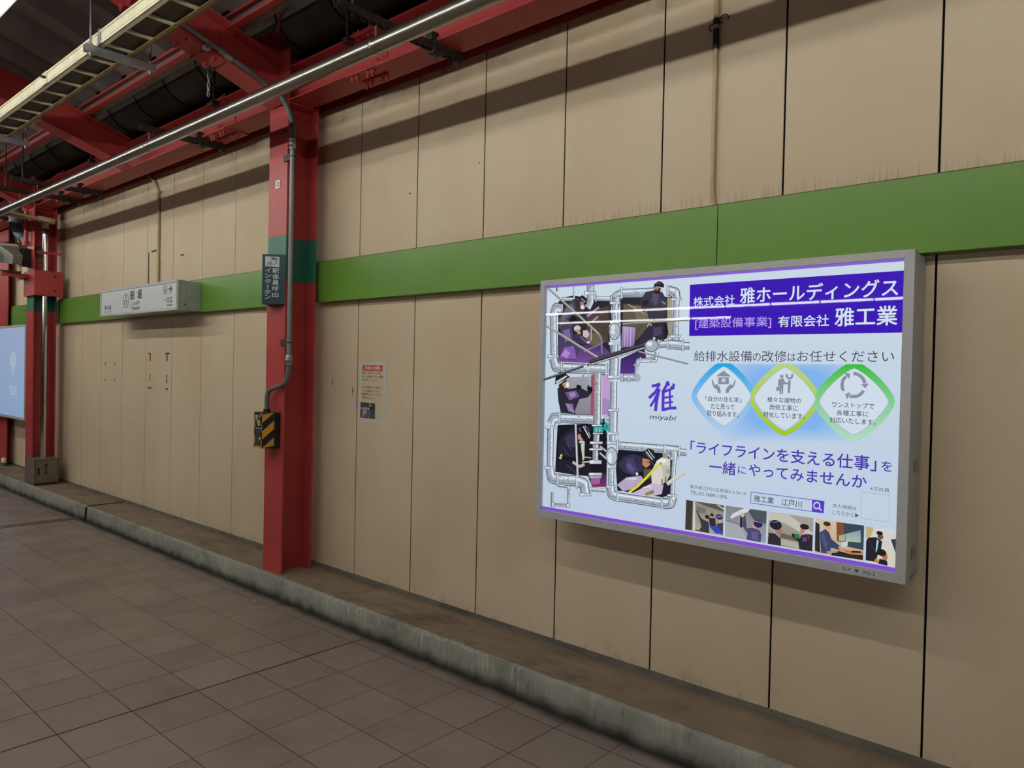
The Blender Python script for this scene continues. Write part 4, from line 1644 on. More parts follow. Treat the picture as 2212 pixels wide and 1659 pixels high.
G 3cc23a b4e4c8 1668 627 1664 608 1659 598 1654 589 1650 582 1645 575 1641 568 1636 562 1632 556 1627 550 1623 545 1618 539 1614 534 1609 529 1604 524 1599 518 1594 513 1588 508 1582 503 1576 497 1570 492 1563 486 1555 481 1545 475 1528 468 1510 472 1501 477 1492 482 1485 486 1478 491 1471 495 1465 500 1459 505 1453 509 1447 514 1442 519 1436 524 1431 529 1426 534 1421 539 1415 545 1410 550 1405 556 1399 563 1394 570 1389 577 1383 586 1377 596 1371 617 1376 638 1382 648 1387 657 1392 665 1397 672 1402 679 1407 686 1412 692 1417 698 1422 703 1427 709 1432 714 1438 719 1443 725 1448 730 1454 735 1460 740 1466 745 1472 750 1479 755 1487 760 1495 764 1504 764 1522 764 1540 764 1549 764 1557 761 1564 755 1571 751 1578 746 1583 741 1589 736 1595 731 1600 726 1605 721 1610 716 1615 712 1620 706 1624 701 1629 696 1634 690 1639 684 1643 678 1648 671 1653 664 1658 656 1663 647
G a9b9cf b8c8da 1119 624 1116 615 1112 607 1108 600 1104 593 1100 587 1096 581 1091 575 1087 569 1083 564 1079 559 1074 554 1070 549 1065 544 1061 539 1056 534 1051 529 1046 524 1040 520 1035 515 1029 510 1022 505 1015 500 1008 495 999 491 989 494 981 498 974 502 967 506 961 510 955 515 949 519 943 524 938 528 933 532 927 537 922 542 917 546 913 551 908 556 903 561 898 567 893 572 888 578 883 585 879 591 874 599 869 607 866 616 869 626 873 634 877 642 882 649 886 655 891 662 896 668 900 673 905 679 909 684 914 689 919 694 924 699 928 704 933 709 939 714 944 718 950 723 956 728 962 733 968 737 975 742 983 746 992 749 1002 746 1010 742 1017 738 1024 733 1030 728 1036 724 1041 719 1047 715 1052 710 1057 706 1062 701 1066 697 1071 692 1076 687 1080 682 1085 677 1089 672 1094 666 1098 660 1102 654 1107 648 1111 641 1115 633
P d6e3f1 1115 627 1113 619 1109 611 1105 604 1101 598 1097 591 1093 585 1089 580 1084 574 1080 569 1076 564 1072 559 1067 554 1063 549 1058 544 1053 539 1049 534 1044 530 1038 525 1033 520 1027 515 1020 510 1013 505 1006 501 998 498 990 500 983 504 976 508 969 512 963 516 957 520 951 525 945 529 940 533 935 538 930 542 925 547 920 552 915 556 910 561 906 566 901 572 896 577 891 583 886 589 882 596 877 603 873 611 869 619 872 627 876 635 880 643 885 650 889 656 894 662 898 668 903 674 908 679 912 685 917 690 921 695 926 699 931 704 936 709 941 714 946 718 952 723 958 728 964 732 970 737 977 741 985 746 992 749 1000 746 1008 742 1015 737 1021 733 1028 728 1034 724 1039 719 1044 715 1049 710 1054 706 1059 701 1064 697 1069 692 1073 687 1078 683 1082 677 1086 672 1091 667 1095 661 1100 655 1104 649 1108 642 1112 635
G a9b9cf b8c8da 1383 624 1380 615 1376 607 1372 600 1368 593 1364 587 1360 581 1356 575 1351 570 1347 564 1343 559 1338 554 1334 549 1329 544 1325 539 1320 534 1315 529 1310 525 1304 520 1299 515 1293 510 1286 505 1279 500 1271 495 1262 491 1253 494 1245 498 1238 502 1231 506 1224 510 1218 515 1212 519 1207 523 1201 528 1196 532 1191 537 1186 541 1181 546 1176 551 1171 556 1166 561 1161 566 1156 572 1151 578 1146 584 1141 591 1137 598 1132 606 1128 616 1132 625 1136 634 1140 641 1145 648 1150 655 1154 661 1159 667 1164 673 1168 678 1173 684 1178 689 1182 694 1187 699 1192 704 1197 709 1203 713 1208 718 1214 723 1220 728 1226 732 1233 737 1240 741 1247 746 1257 749 1266 746 1274 742 1281 737 1288 733 1294 728 1300 724 1306 719 1311 715 1316 710 1321 706 1326 701 1331 696 1335 692 1340 687 1345 682 1349 677 1354 672 1358 666 1363 660 1367 654 1371 648 1376 641 1380 633
P d6e3f1 1380 627 1377 619 1374 611 1370 604 1366 598 1362 591 1357 585 1353 580 1349 574 1345 569 1340 564 1336 559 1332 554 1327 549 1323 544 1318 539 1313 534 1308 529 1302 525 1297 520 1291 515 1284 510 1277 505 1270 501 1262 497 1254 500 1247 503 1239 507 1233 511 1226 516 1220 520 1214 524 1209 529 1203 533 1198 537 1193 542 1188 546 1183 551 1178 556 1173 561 1168 566 1164 571 1159 577 1154 583 1149 589 1144 596 1139 603 1135 610 1132 618 1135 627 1139 635 1143 642 1148 649 1152 656 1157 662 1161 668 1166 673 1171 679 1175 684 1180 689 1185 694 1189 699 1194 704 1199 709 1205 713 1210 718 1216 723 1222 727 1228 732 1234 737 1241 741 1249 745 1257 748 1265 745 1272 741 1279 737 1286 733 1292 728 1298 724 1304 719 1309 715 1314 710 1319 706 1324 701 1329 697 1333 692 1338 687 1342 682 1347 677 1351 672 1356 667 1360 661 1365 655 1369 649 1373 642 1377 634
G a9b9cf b8c8da 1648 624 1645 615 1641 607 1637 600 1633 593 1629 587 1625 581 1620 575 1616 569 1612 564 1608 559 1603 554 1599 549 1594 544 1590 539 1585 534 1580 529 1575 524 1569 519 1564 514 1558 510 1551 505 1544 500 1537 495 1528 491 1519 494 1511 497 1503 501 1497 506 1490 510 1484 514 1478 518 1473 523 1467 527 1462 532 1457 536 1452 541 1447 545 1442 550 1437 555 1432 560 1427 566 1422 571 1417 577 1412 583 1407 590 1403 597 1398 605 1394 615 1398 625 1402 633 1406 641 1411 648 1416 654 1420 661 1425 667 1430 672 1434 678 1439 683 1444 688 1448 693 1453 698 1458 703 1463 708 1469 713 1474 717 1480 722 1486 727 1492 732 1499 736 1506 741 1513 745 1522 748 1531 745 1539 741 1546 737 1553 732 1559 728 1565 723 1571 719 1576 714 1581 710 1586 705 1591 701 1596 696 1601 691 1605 687 1610 682 1614 677 1619 671 1623 666 1628 660 1632 654 1636 648 1641 641 1645 633
P d6e3f1 1645 626 1643 619 1639 611 1635 604 1631 597 1627 591 1623 585 1618 579 1614 574 1610 568 1606 563 1601 558 1597 553 1592 548 1588 543 1583 539 1578 534 1573 529 1568 524 1562 519 1556 514 1550 510 1543 505 1535 500 1528 497 1520 499 1512 503 1505 507 1498 511 1492 515 1486 519 1480 523 1474 528 1469 532 1464 537 1458 541 1453 546 1448 550 1444 555 1439 560 1434 565 1429 570 1424 576 1419 582 1414 588 1410 595 1405 602 1401 609 1397 617 1400 626 1404 634 1409 641 1413 648 1418 655 1422 661 1427 667 1432 673 1436 678 1441 683 1446 689 1450 693 1455 698 1460 703 1465 708 1470 713 1476 717 1481 722 1487 727 1493 731 1500 736 1507 741 1515 745 1522 748 1530 745 1538 741 1545 736 1552 732 1558 728 1564 723 1569 719 1575 714 1580 710 1585 705 1589 701 1594 696 1599 691 1603 687 1608 682 1612 677 1617 672 1621 666 1625 661 1630 655 1634 648 1638 641 1642 634
P 8a93a6 957 707 992 732 1026 707
P 8a93a6 968 703 1016 704 1017 674 968 673
P d6e3f1 984 698 991 698 992 691 984 691
P d6e3f1 993 698 1001 699 1001 692 993 691
P d6e3f1 984 690 992 690 992 683 984 683
P d6e3f1 993 690 1001 690 1001 683 993 683
P 8a93a6 937 694 943 691 951 668 961 674 975 662 980 650 981 635 968 635 964 648 946 660 940 677
P 8a93a6 1047 693 1041 691 1035 670 1024 675 1010 661 1003 649 1004 636 1017 637 1021 650 1039 662 1045 678
E 8a93a6 1244 712 7 7
P 8a93a6 1230 700 1251 705 1256 691 1271 686 1271 680 1252 681 1251 640 1246 640 1244 667 1243 640 1237 640 1236 673 1230 665
P 8a93a6 1223 669 1236 669 1236 653 1223 652
L 8a93a6 10 1276 697 1275 643
L 8a93a6 8 1262 722 1267 709 1276 703 1285 709 1287 723
E d6e3f1 1275 644 3 3
L 8a93a6 12 1520 728 1526 728 1533 726 1539 724 1544 720 1549 716 1554 711 1557 705 1560 699 1562 692
P 8a93a6 1576 692 1564 673 1548 688
L 8a93a6 12 1558 664 1554 658 1550 653 1545 648 1540 645 1534 642 1527 641 1521 640 1514 641 1508 642
P 8a93a6 1501 629 1491 649 1511 657
L 8a93a6 12 1486 661 1483 667 1481 673 1480 680 1480 687 1481 694 1482 701 1485 707 1489 712 1494 717
P 8a93a6 1486 731 1508 729 1505 707
T 3c3c50 911 598 1075 620 1 0 「自分の住む家」
T 3c3c50 937 566 1045 589 1 0 だと思って
T 3c3c50 920 534 1065 559 1 0 取り組みます。
T 3c3c50 1186 605 1325 627 1 0 様々な建物の
T 3c3c50 1197 574 1312 597 1 0 改修工事に
T 3c3c50 1172 542 1341 566 1 0 特化しています。
T 3c3c50 1445 596 1597 618 1 0 ワンストップで
T 3c3c50 1462 566 1577 587 1 0 各種工事に
T 3c3c50 1437 536 1604 558 1 0 対応いたします。
T 4a35b0 845 364 1610 420 2.6 0 「ライフラインを支える仕事」
T 4a35b0 1629 368 1665 405 2 0 を
T 4a35b0 937 288 1057 343 2.6 0 一緒
T 4a35b0 1068 299 1103 330 2 0 に
T 4a35b0 1115 295 1578 344 2.6 0 やってみませんか
T 50505e 847 209 1107 225 0 0 東京都江戸川区船堀5-5-24 1F
T 50505e 848 184 1022 199 0 0 TEL:03-3689-1395
L 6a62c0 3 1128 227 1425 227 1423 181 1127 181 1128 227
T 30303e 1141 189 1338 216 1 0 雅工業　江戸川
P 5a3cc8 1379 227 1425 227 1423 181 1379 181
L e6eefa 4 1409 208 1408 203 1405 198 1400 195 1395 194 1390 196 1387 200 1386 205 1387 211 1390 216 1395 219 1400 220 1404 218 1408 214 1409 208
L e6eefa 5 1406 199 1415 190
T 50505e 1591 291 1658 306 0 0 ※正社員
T 50505e 1457 208 1545 223 0 0 求人情報は
T 50505e 1457 181 1554 198 0 0 こちらから▶
L 8a94b4 1 1561 282 1660 280 1660 181 1562 181 1561 282
G 8c887c a8a498 830 155 1009 155 1008 24 828 22
P 3c3832 830 155 862 154 862 25 829 24
P d0cec4 865 154 874 154 878 25 866 25
P 5a564c 874 154 1009 155 1009 127 934 139
P c4c0b4 975 152 986 153 1009 141 1009 135
P 77736a 880 134 928 130 923 107 884 107
P 3a3844 878 117 884 115 906 83 942 72 944 25 883 27 877 34 907 44 900 71
E c89c88 929 85 8 7
E 2a2830 933 94 11 9
E c49a86 955 96 7 7
P 2c2a34 941 91 970 95 976 55 948 51
E 2a2830 955 106 9 7
E c8a090 992 86 11 10
P 3a3848 980 72 1007 79 1008 28 972 32
E 3c3070 989 102 16 12
L c8c4d4 2 979 101 999 107
P 3048b8 945 55 983 63 1008 32 973 29
E d0a890 891 36 10 5
G 84868e 9ea0a8 1017 155 1197 156 1196 25 1017 24
P 50545c 1110 156 1197 156 1196 103 1144 111
L 6c6e76 3 1018 94 1090 83
P aaacb4 1018 88 1090 78 1113 29 1018 27
P d8dae0 1039 110 1050 125 1099 155 1127 156 1116 142 1067 117 1045 103
E c89888 1145 85 10 12
P 4a4870 1112 71 1134 79 1166 74 1178 55 1174 24 1113 25 1118 51 1095 79 1097 126 1106 125 1112 86
P 625e8c 1134 64 1161 63 1164 30 1135 30
E 2a2650 1162 98 19 15
L a89cf0 3 1149 108 1176 106
P 222228 1084 125 1094 128 1094 73 1083 72
E d8b0a0 1093 125 8 9
G a8a498 8e8a7e 1206 156 1386 156 1385 23 1204 23
P c8c4b8 1206 155 1289 154 1385 98 1385 69 1269 120 1206 121
P 6a665c 1255 78 1333 68 1334 53 1256 56
P b4b0a2 1258 53 1334 48 1332 25 1260 28
E a87860 1252 81 12 13
P 2c2a34 1208 70 1235 69 1258 53 1260 24 1205 23
E 201c2c 1236 106 25 20
L 8c78d0 3 1221 113 1249 122
L c8c4d0 3 1213 92 1235 74
E c08070 1344 99 9 11
P 2a2832 1341 81 1365 90 1385 88 1385 24 1334 23 1329 54
E 1e1c22 1352 116 18 11
P 24222c 1301 82 1316 80 1341 66 1336 51 1306 66
P 2c7a4a 1313 82 1333 82 1334 65 1314 64
P 5a4890 1346 72 1363 77 1363 60 1346 55
L c04848 3 1365 88 1370 71
G d4c4a4 bca888 1394 155 1575 155 1574 23 1394 21
P 8a4c30 1473 154 1501 154 1502 78 1477 79
P 3a4658 1501 154 1574 155 1574 62 1502 66
G 7c9cb4 b4c4a0 1508 113 1562 136 1564 89 1510 84
G 94ac9c a8b898 1483 103 1507 112 1508 84 1485 82
P 2a2a30 1394 141 1410 136 1411 102 1415 25 1395 28
E d8a488 1444 129 12 15
E 3a2c24 1438 141 14 9
P 3c4468 1411 102 1432 120 1448 108 1456 85 1484 66 1498 58 1484 47 1456 51 1452 26 1419 24
P 4e5680 1413 93 1427 105 1444 64 1438 38
P 2c2420 1461 38 1489 43 1530 38 1573 43 1574 24 1457 21
P c07838 1487 51 1574 53 1572 45 1530 39
P a89888 1438 33 1484 46 1480 36 1443 25
P c8d4e0 1493 78 1518 86 1516 66 1496 59
P 1c1a1c 1532 52 1566 56 1566 50 1532 45
E d8a080 1491 57 9 5
G d4d8d4 d8d4c4 1581 154 1685 155 1686 20 1583 21
P c8b078 1581 153 1608 153 1599 118 1582 110
P e4e4de 1616 149 1638 149 1634 137
E 7a584c 1632 123 10 12
E 1a1818 1629 135 11 8
L 1a1818 2 1623 126 1636 118
P 22202a 1589 112 1617 118 1639 106 1635 73 1623 47 1619 26 1583 25 1583 97
L 3c3a4c 3 1595 99 1614 64
P b8d0e8 1620 110 1627 106 1622 70 1617 60
E b07858 1649 51 10 15
E 1c1816 1638 64 16 13
P 1e1c28 1631 40 1657 37 1660 19 1627 20
E c08058 1621 30 7 8
P 303848 1668 118 1685 123 1685 71
P 8a62d8 0 1142 1688 1142 1688 1157 0 1157
P 8250d0 0 0 1688 0 1688 16 0 16
"""

# ================================================================== the setting
# ---- floor
mb = MB(); mb.quad((-16, -9, 0), (9, -9, 0), (9, .2, 0), (-16, .2, 0))
fl = mb.build('floor', M['floor']); prop(fl, 'brown square floor tiles of the platform, dark dirt along the kerb', 'floor', kind='structure')
mb = MB(); mb.box(-4.30, -4.17, -6, -.40, 0, .006); mb.box(-4.245, -4.225, -6, -.40, .006, .009)
mb.build('joint_strip', M['strip'], fl)

# ---- wall of tall panels with open joints
JX = [-13.15, -12.55, -11.95, -11.35, -10.75, -10.15, -9.55, -8.95, -8.55, -7.95, -7.33, -6.72, -5.956, -5.356, -4.756, -4.156, -3.556, -2.956, -2.356, -1.756, -1.156, -.6, 0, .6, 1.2, 1.8, 2.4, 3.0, 3.6, 4.2, 4.8, 5.4, 6.0, 6.6]
mb = MB(); ZB, ZT = .172, 3.60
for a, b in zip(JX, JX[1:]):
    g = .0042 if a > -1 else .0036
    mb.box(a+g, b-g, 0, .06, ZB, ZT)
wall = mb.build('wall_back', M['wall'], None, .0015, 2); prop(wall, 'beige wall of tall narrow panels with dark vertical joints behind the platform', 'wall', kind='structure')
mb = MB(); mb.box(-13.2, 6.7, .005, .05, .1, 3.599); mb.build('joint_backing', M['black'], wall)
mb = MB(); mb.box(-13.2, 6.7, .16, .2, 0, 6.0); mb.build('dark_upper_wall', M['dark'], wall)
mb = MB()
for a, b in ((-13.2, -.3), (-.3, 6.7)):
    n = int((b-a)/.12); pr = None
    for i in range(n+1):
        x = a+(b-a)*i/n; h = random.uniform(-.002, .002); w = random.uniform(-.004, .004)
        q = [(x, .01, ZB+.002+h), (x, -.004, ZB+.001+h), (x, -.022+w, .157), (x, -.030+w, .1545)]
        vs = [mb.bm.verts.new(v) for v in q]
        if pr:
            for k in range(3): mb.bm.faces.new((pr[k], vs[k], vs[k+1], pr[k+1]))
        pr = vs
mb.build('mortar_fillet', M['sealant'], wall)
# marks of removed brackets, scratches
def mark(x0, x1, z0, z1):
    m_ = MB(); n = max(2, int((z1-z0)/.012)); pa = None
    for i in range(n+1):
        z = z0+(z1-z0)*i/n; a = x0+random.uniform(-.004, .004); b = x1+random.uniform(-.004, .004)
        p = (m_.bm.verts.new((a, -.0008, z)), m_.bm.verts.new((b, -.0008, z)))
        if pa: m_.bm.faces.new((pa[0], pa[1], p[1], p[0]))
        pa = p
    return m_.build('glue_mark', M['glue'], wall)
for q in ((-3.462, -3.436, 1.655, 1.735), (-3.50, -3.436, 1.725, 1.738), (-3.072, -3.046, 1.657, 1.738), (-3.10, -3.0, 1.724, 1.74), (-3.458, -3.438, 1.452, 1.527), (-3.072, -3.05, 1.442, 1.527), (-3.50, -3.40, 1.378, 1.392), (-3.08, -3.03, 1.376, 1.394),
          (-4.64, -4.618, 1.604, 1.638), (-4.38, -4.35, 1.606, 1.622), (-4.64, -4.615, 1.43, 1.448), (-4.38, -4.352, 1.428, 1.45), (-3.53, -3.50, 2.40, 2.76), (-3.45, -3.30, 2.752, 2.772), (-2.80, -2.72, 2.66, 2.675), (.0035, .0035, 1.45, 1.452), (-.055, -.045, 1.43, 1.49), (-.012, -.004, 1.33, 1.40), (-.30, -.292, 1.50, 1.54), (.52, .535, 2.77, 2.78), (1.15, 1.16, 2.86, 2.875)):
    if q[1] > q[0]: mark(*q)

# ---- green band
gb = thing('trim_1', 'green painted band running along the beige wall at head height', 'band', (0, 0, 2.25), kind='structure')
for a, b in ((-13, -6.25), (-6.03, -.72), (-.45, 2.727), (2.7305, 6.7)):
    mb = MB(); mb.box(a, b, -.058, 0.0, 2.104, 2.397); mb.build('band_panel', M['green'], gb, .002)
mb = MB(); mb.box(-6.03, -.72, -.056, 0.0, 2.397, 2.400); mb.box(-.45, 6.7, -.056, 0.0, 2.397, 2.400); mb.build('seal_line', M['sealant'], gb)

# ---- kerb in two lengths with a black joint
def kerb_profile(x, w=1.0):
    n = lambda s: random.uniform(-s, s)*w
    return [(x, .06, .05), (x, .02, .155), (x, -.12, .155+n(.0012)), (x, -.26, .1545+n(.0015)), (x, -.368+n(.004), .153+n(.002)), (x, -.387+n(.003), .1475+n(.003)), (x, -.393+n(.003), .138+n(.004)), (x, -.395+n(.002), .07), (x, -.398+n(.004), -.01)]
def kerb(a, b):
    m_ = MB(); n = int((b-a)/.03); pr = None
    for i in range(n+1):
        vs = [m_.bm.verts.new(p) for p in kerb_profile(a+(b-a)*i/n)]
        if pr:
            for k in range(len(vs)-1):
                f = m_.bm.faces.new((pr[k], vs[k], vs[k+1], pr[k+1])); f.smooth = k not in (3, 4, 5); f.material_index = 1 if k >= 4 else 0
        else: first = vs
        pr = vs
    m_.bm.faces.new(first); m_.bm.faces.new(list(reversed(pr)))
    return m_
kb = thing('kerb', 'low worn concrete kerb along the foot of the wall', 'kerb', (0, -.2, 0), kind='structure')
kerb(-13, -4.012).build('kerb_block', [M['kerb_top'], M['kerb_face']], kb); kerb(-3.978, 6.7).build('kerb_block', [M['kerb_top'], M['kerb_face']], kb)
mb = MB(); mb.prism([(.02, .0), (.02, .1562), (-.362, .1562), (-.392, .140), (-.401, .0)], 'x', -4.02, -3.97); mb.build('expansion_joint', M['black'], kb)

# ---- red strip at wall head
mb = MB(); mb.box(-13.2, 6.7, -.012, -.001, 3.512, 3.556); mb.box(-13.2, 6.7, -.012, .06, 3.552, 3.56)
prop(mb.build('trim_2', M['red'], None), 'red steel strip capping the top of the wall panels under the beam', 'trim', kind='structure')

# ---- steel columns (H sections)
def h_column(xc, yf, yb, hw, z0, z1, lab, name='steel_column'):
    t = thing(name, lab, 'column', (xc, (yf+yb)/2, z0), kind='structure')
    m_ = MB(); m_.box(xc-hw, xc+hw, yf, yf+.014, z0, z1); m_.build('front_flange', M['column'], t, .002)
    m_ = MB(); m_.box(xc-hw, xc+hw, yb-.014, yb, z0, z1); m_.build('rear_flange', M['column'], t, .002)
    m_ = MB(); m_.box(xc-.005, xc+.005, yf+.014, yb-.014, z0, z1); m_.build('web', M['column'], t)
    return t
XC, XC2, XM = -.505, -6.075, -3.20
YF, YB = -.345, -.095
c1 = h_column(XC, YF, YB, .12, .150, 3.86, 'red steel column with green band carrying the intercom sign and number 12')
c2 = h_column(XC2, YF, YB, .125, .150, 3.86, 'red steel column with green band beside the small hydrant box')
for t, xc in ((c1, XC), (c2, XC2)):
    for s in (-1, 1):
        for z in (3.486, 3.73):
            m_ = MB(); m_.box(min(xc+s*.006, xc+s*.118), max(xc+s*.006, xc+s*.118), YF+.015, YB-.015, z-.006, z+.006); m_.build('stiffener', M['red'], t)
# far red post beside the left light box
t = thing('steel_column', 'narrow red steel post behind the blue lit screen', 'column', (-8.1, -.08, .15), kind='structure')
m_ = MB(); m_.box(-8.35, -7.93, -.11, -.096, .15, 3.5); m_.build('front_flange', M['red'], t, .002); m_ = MB(); m_.box(-8.19, -8.17, -.096, .0, .15, 3.5); m_.build('web', M['red'], t)

# ---- bolts
def hexbolt(m_, p, d, r=.016, nut=.016, sh=.016):
    p = Vector(p); d = Vector(d).normalized()
    m_.tube([p, p+d*.005], r*1.35, 16); m_.tube([p+d*.005, p+d*(.005+nut)], r, 6); m_.tube([p+d*(.005+nut), p+d*(.005+nut+sh)], r*.55, 10)
BOLT = {}
def bolt(parent, p, d, r=.016, dome=False):
    k = (tuple(round(v, 2) for v in d), r, dome)
    if k not in BOLT:
        m_ = MB()
        if dome:
            dd = Vector(d).normalized(); m_.tube([dd*0, dd*.008, dd*.014, dd*.017], [r*1.1, r, r*.6, r*.15], 14)
        else: hexbolt(m_, (0, 0, 0), d, r)
        o = m_.build('bolt', M['red'], None); o.parent = parent; o.location = Vector(p)-origin(parent); BOLT[k] = o; return o
    o = BOLT[k].copy(); COL.objects.link(o); o.parent = parent; o.location = Vector(p)-origin(parent); return o

# ---- long beam under the roof edge, spliced beside the columns
bmz, bmt, by0, by1 = 3.475, 3.725, -.347, -.147
def beam_run(a, b, lab, bracket=False):
    t = thing('steel_beam', lab, 'beam', (a, -.25, bmz), kind='structure')
    zb = bmz+(.012 if bracket else 0)
    m_ = MB(); m_.box(a, b, by0, by1, zb, bmz+.020); m_.build('bottom_flange', M['red'], t)
    m_ = MB(); m_.box(a, b, by0, by1, bmt-.012, bmt); m_.build('top_flange', M['red'], t)
    m_ = MB(); m_.box(a, b, -.251, -.243, bmz+.020, bmt-.012); m_.build('web', M['red'], t)
    return t
beam_run(.588, 6.7, 'long red wall beam to the right of the number 12 column')
beam_run(-4.98, -1.60, 'long red wall beam between the two red columns')
beam_run(-13, -7.2, 'red wall beam beyond the hydrant column')
def splice(t, xs, sgn):
    """flange and web plates with bolts just beside the beam end at xs, on its column side (sgn)"""
    a, b = sorted((xs, xs-sgn*.30)); c = xs-sgn*.15
    m_ = MB(); m_.box(a, b, by0-.004, -.262, bmz+.002, bmz+.012); m_.box(a, b, -.232, by1+.004, bmz+.002, bmz+.012); m_.build('splice_plate', M['red'], t, .001)
    m_ = MB(); m_.box(a, b, -.2585, -.251, bmz+.045, bmt-.035); m_.build('web_plate', M['red'], t, .001)
    m_ = MB(); m_.box(a, b, by0-.004, by1+.004, bmt, bmt+.01); m_.build('top_plate', M['red'], t)
    for dx in (-.115, -.07, .04, .085):
        for y in (-.315, -.205): bolt(t, (c+dx, y, bmz+.002), (0, 0, -1), .0155)
        bolt(t, (c+dx, -.315, bmt-.012), (0, 0, -1), .014, True); bolt(t, (c+dx, -.315, bmt+.01), (0, 0, 1), .014)
    for dx in (.06, .115):
        for z in (bmz+.085, bmz+.155): bolt(t, (c+dx*sgn, -.2585, z), (0, -1, 0), .017, True)
for xc, l0 in ((XC, 'number 12 column'), (XC2, 'hydrant column')):
    t = beam_run(xc+.006, xc+1.093, 'short bolted beam stub right of the %s' % l0, True); splice(t, xc+1.093, 1)
    t = beam_run(xc-1.095, xc-.006, 'short bolted beam stub left of the %s' % l0, True); splice(t, xc-1.095, -1)

# ---- rafters rising from the wall towards the platform
SL = .333
def raf_z(y): return bmz+SL*(abs(y)-.345)
def rafter(xc, lab, y_in=-.345, y_out=-6.2, dep=.27, hw=.1, bolts=False):
    t = thing('roof_rafter', lab, 'beam', (xc, y_in, bmz), kind='structure')
    def slab(x0, x1, o0, o1, ya=y_in, yb=y_out):
        m_ = MB(); m_.prism([(ya, raf_z(ya)+o0), (yb, raf_z(yb)+o0), (yb, raf_z(yb)+o1), (ya, raf_z(ya)+o1)], 'x', x0, x1); return m_
    slab(xc-hw, xc+hw, 0, .013).build('bottom_flange', M['red'], t, .0015)
    slab(xc-hw, xc+hw, dep-.013, dep).build('top_flange', M['red'], t, .0015)
    slab(xc-.004, xc+.004, .013, dep-.013).build('web', M['red'], t)
    if bolts:
        slab(xc-hw-.002, xc+hw+.002, -.011, 0, -.80, -1.45).build('splice_plate', M['red'], t, .001)
        slab(xc+.004, xc+.012, .05, dep-.05, -.80, -1.45).build('web_plate', M['red'], t, .001)
        d = Vector((0, -SL, -1)).normalized()
        for y in (-.86, -.94, -1.05, -1.2, -1.28, -1.38):
            for sx in (-.062, .062): bolt(t, (xc+sx, y, raf_z(y)-.011), d, .0165)
        slab(xc-hw, xc+hw, -.012, 0, -.36, -.47).build('seat_plate', M['red'], t)
    return t
rafter(XC, 'red roof rafter bolted together, springing from the number 12 column', bolts=True)
rafter(XM, 'red roof rafter halfway between the two columns')
rafter(XC2, 'red roof rafter springing from the hydrant column')
rafter(2.24, 'red roof rafter above the large purple poster')
# gusset and brace rod at the column head
t = thing('roof_brace', 'red brace rod on a gusset plate above the number 12 column', 'brace', (XC+.02, -.37, 3.80), kind='structure')
m_ = MB(); m_.prism([(-.70, 3.862), (-.60, 3.875), (-.50, 3.905), (-.44, 3.965), (-.34, 3.985), (-.30, 3.93), (-.24, 3.80), (-.34, 3.74)], 'x', XC+.012, XC+.022); m_.build('gusset', M['red'], t)
m_ = MB(); m_.box(XC+.022, XC+.032, -.43, -.34, 3.90, 3.985); m_.build('clevis', M['red'], t); bolt(t, (XC+.032, -.385, 3.93), (1, 0, 0), .014)
m_ = MB(); m_.tube([(XC+.03, -.385, 3.955), (XC+.16, -.36, 4.55)], .012, 10); m_.build('rod', M['red'], t)
# purlins
def purlin(y, z, lab, h=.085, fl=.05):
    t = thing('roof_purlin', lab, 'purlin', (0, y, z), kind='structure')
    m_ = MB(); m_.box(-13, 6.7, y-fl, y, z, z+.006); m_.box(-13, 6.7, y-fl, y-fl+.006, z+.006, z+.016); m_.build('lower_angle', M['red'], t); m_ = MB(); m_.box(-13, 6.7, y-fl, y, z+h, z+h+.006); m_.box(-13, 6.7, y-fl, y-fl+.006, z+h-.012, z+h); m_.build('upper_angle', M['red'], t); m_ = MB(); m_.box(-13, 6.7, y-.004, y+.06, z+.008, z+h-.002); m_.build('filler', M['deck'], t)
    for xc in (XC, XM, XC2, 2.24):
        m_ = MB(); m_.box(xc-.05, xc+.05, y, y+.006, z-.03, z+h); m_.box(xc-.05, xc+.05, y, y+.07, z-.004, z+.003); m_.build('cleat', M['red'], t)
def pz(y): return raf_z(y)+.27
purlin(-.71, pz(-.71), 'red roof purlin nearest the wall, beside the gutter')
purlin(-2.35, pz(-2.35), 'red roof purlin beyond the near row of lights')
purlin(-4.7, pz(-4.7), 'red roof purlin over the far row of lights')
# folded plate roof deck
t = thing('ceiling', 'dark ribbed metal roof deck over the platform', 'ceiling', (0, -2.5, 4.2), kind='structure')
mb = MB(); P0 = .57; ys = (-.66, -6.4); x = -13.0; prof = []
while x < 6.6:
    prof += [(x, 0), (x+.17, 0), (x+.235, .13), (x+.505, .13)]; x += P0
pr = None
for y in ys:
    z = pz(y)+.10; vs = [mb.bm.verts.new((a, y, z+h)) for a, h in prof]
    if pr:
        for i in range(len(vs)-1): mb.bm.faces.new((pr[i], pr[i+1], vs[i+1], vs[i]))
    pr = vs
mb.build('roof_deck', M['deck'], t)
# gutter over the wall beam
t = thing('roof_gutter', 'dark rounded roof gutter in jointed lengths above the wall beam', 'gutter', (0, -.1, 4.0), kind='structure')
for i in range(26):
    a = -13+i*.62; mb = MB(); n = 14; pa = None
    for x in (a, a+.612):
        vs = [mb.bm.verts.new((x, -.12+.235*math.cos(PI+PI*j/n), 4.26+.27*math.sin(PI+PI*j/n))) for j in range(n+1)]
        if pa:
            for j in range(n): f = mb.bm.faces.new((pa[j], pa[j+1], vs[j+1], vs[j])); f.smooth = True
        pa = vs
    if a+.6 < 6.7: mb.build('gutter_length', M['gutter'], t)
for i in range(1, 26):
    x = -13+i*.62-.004; mb = MB()
    mb.tube([(x, -.12+.24*math.cos(PI+PI*j/12), 4.26+.275*math.sin(PI+PI*j/12)) for j in range(13)], .008, 6)
    mb.build('joint_band', M['blackp'], t)

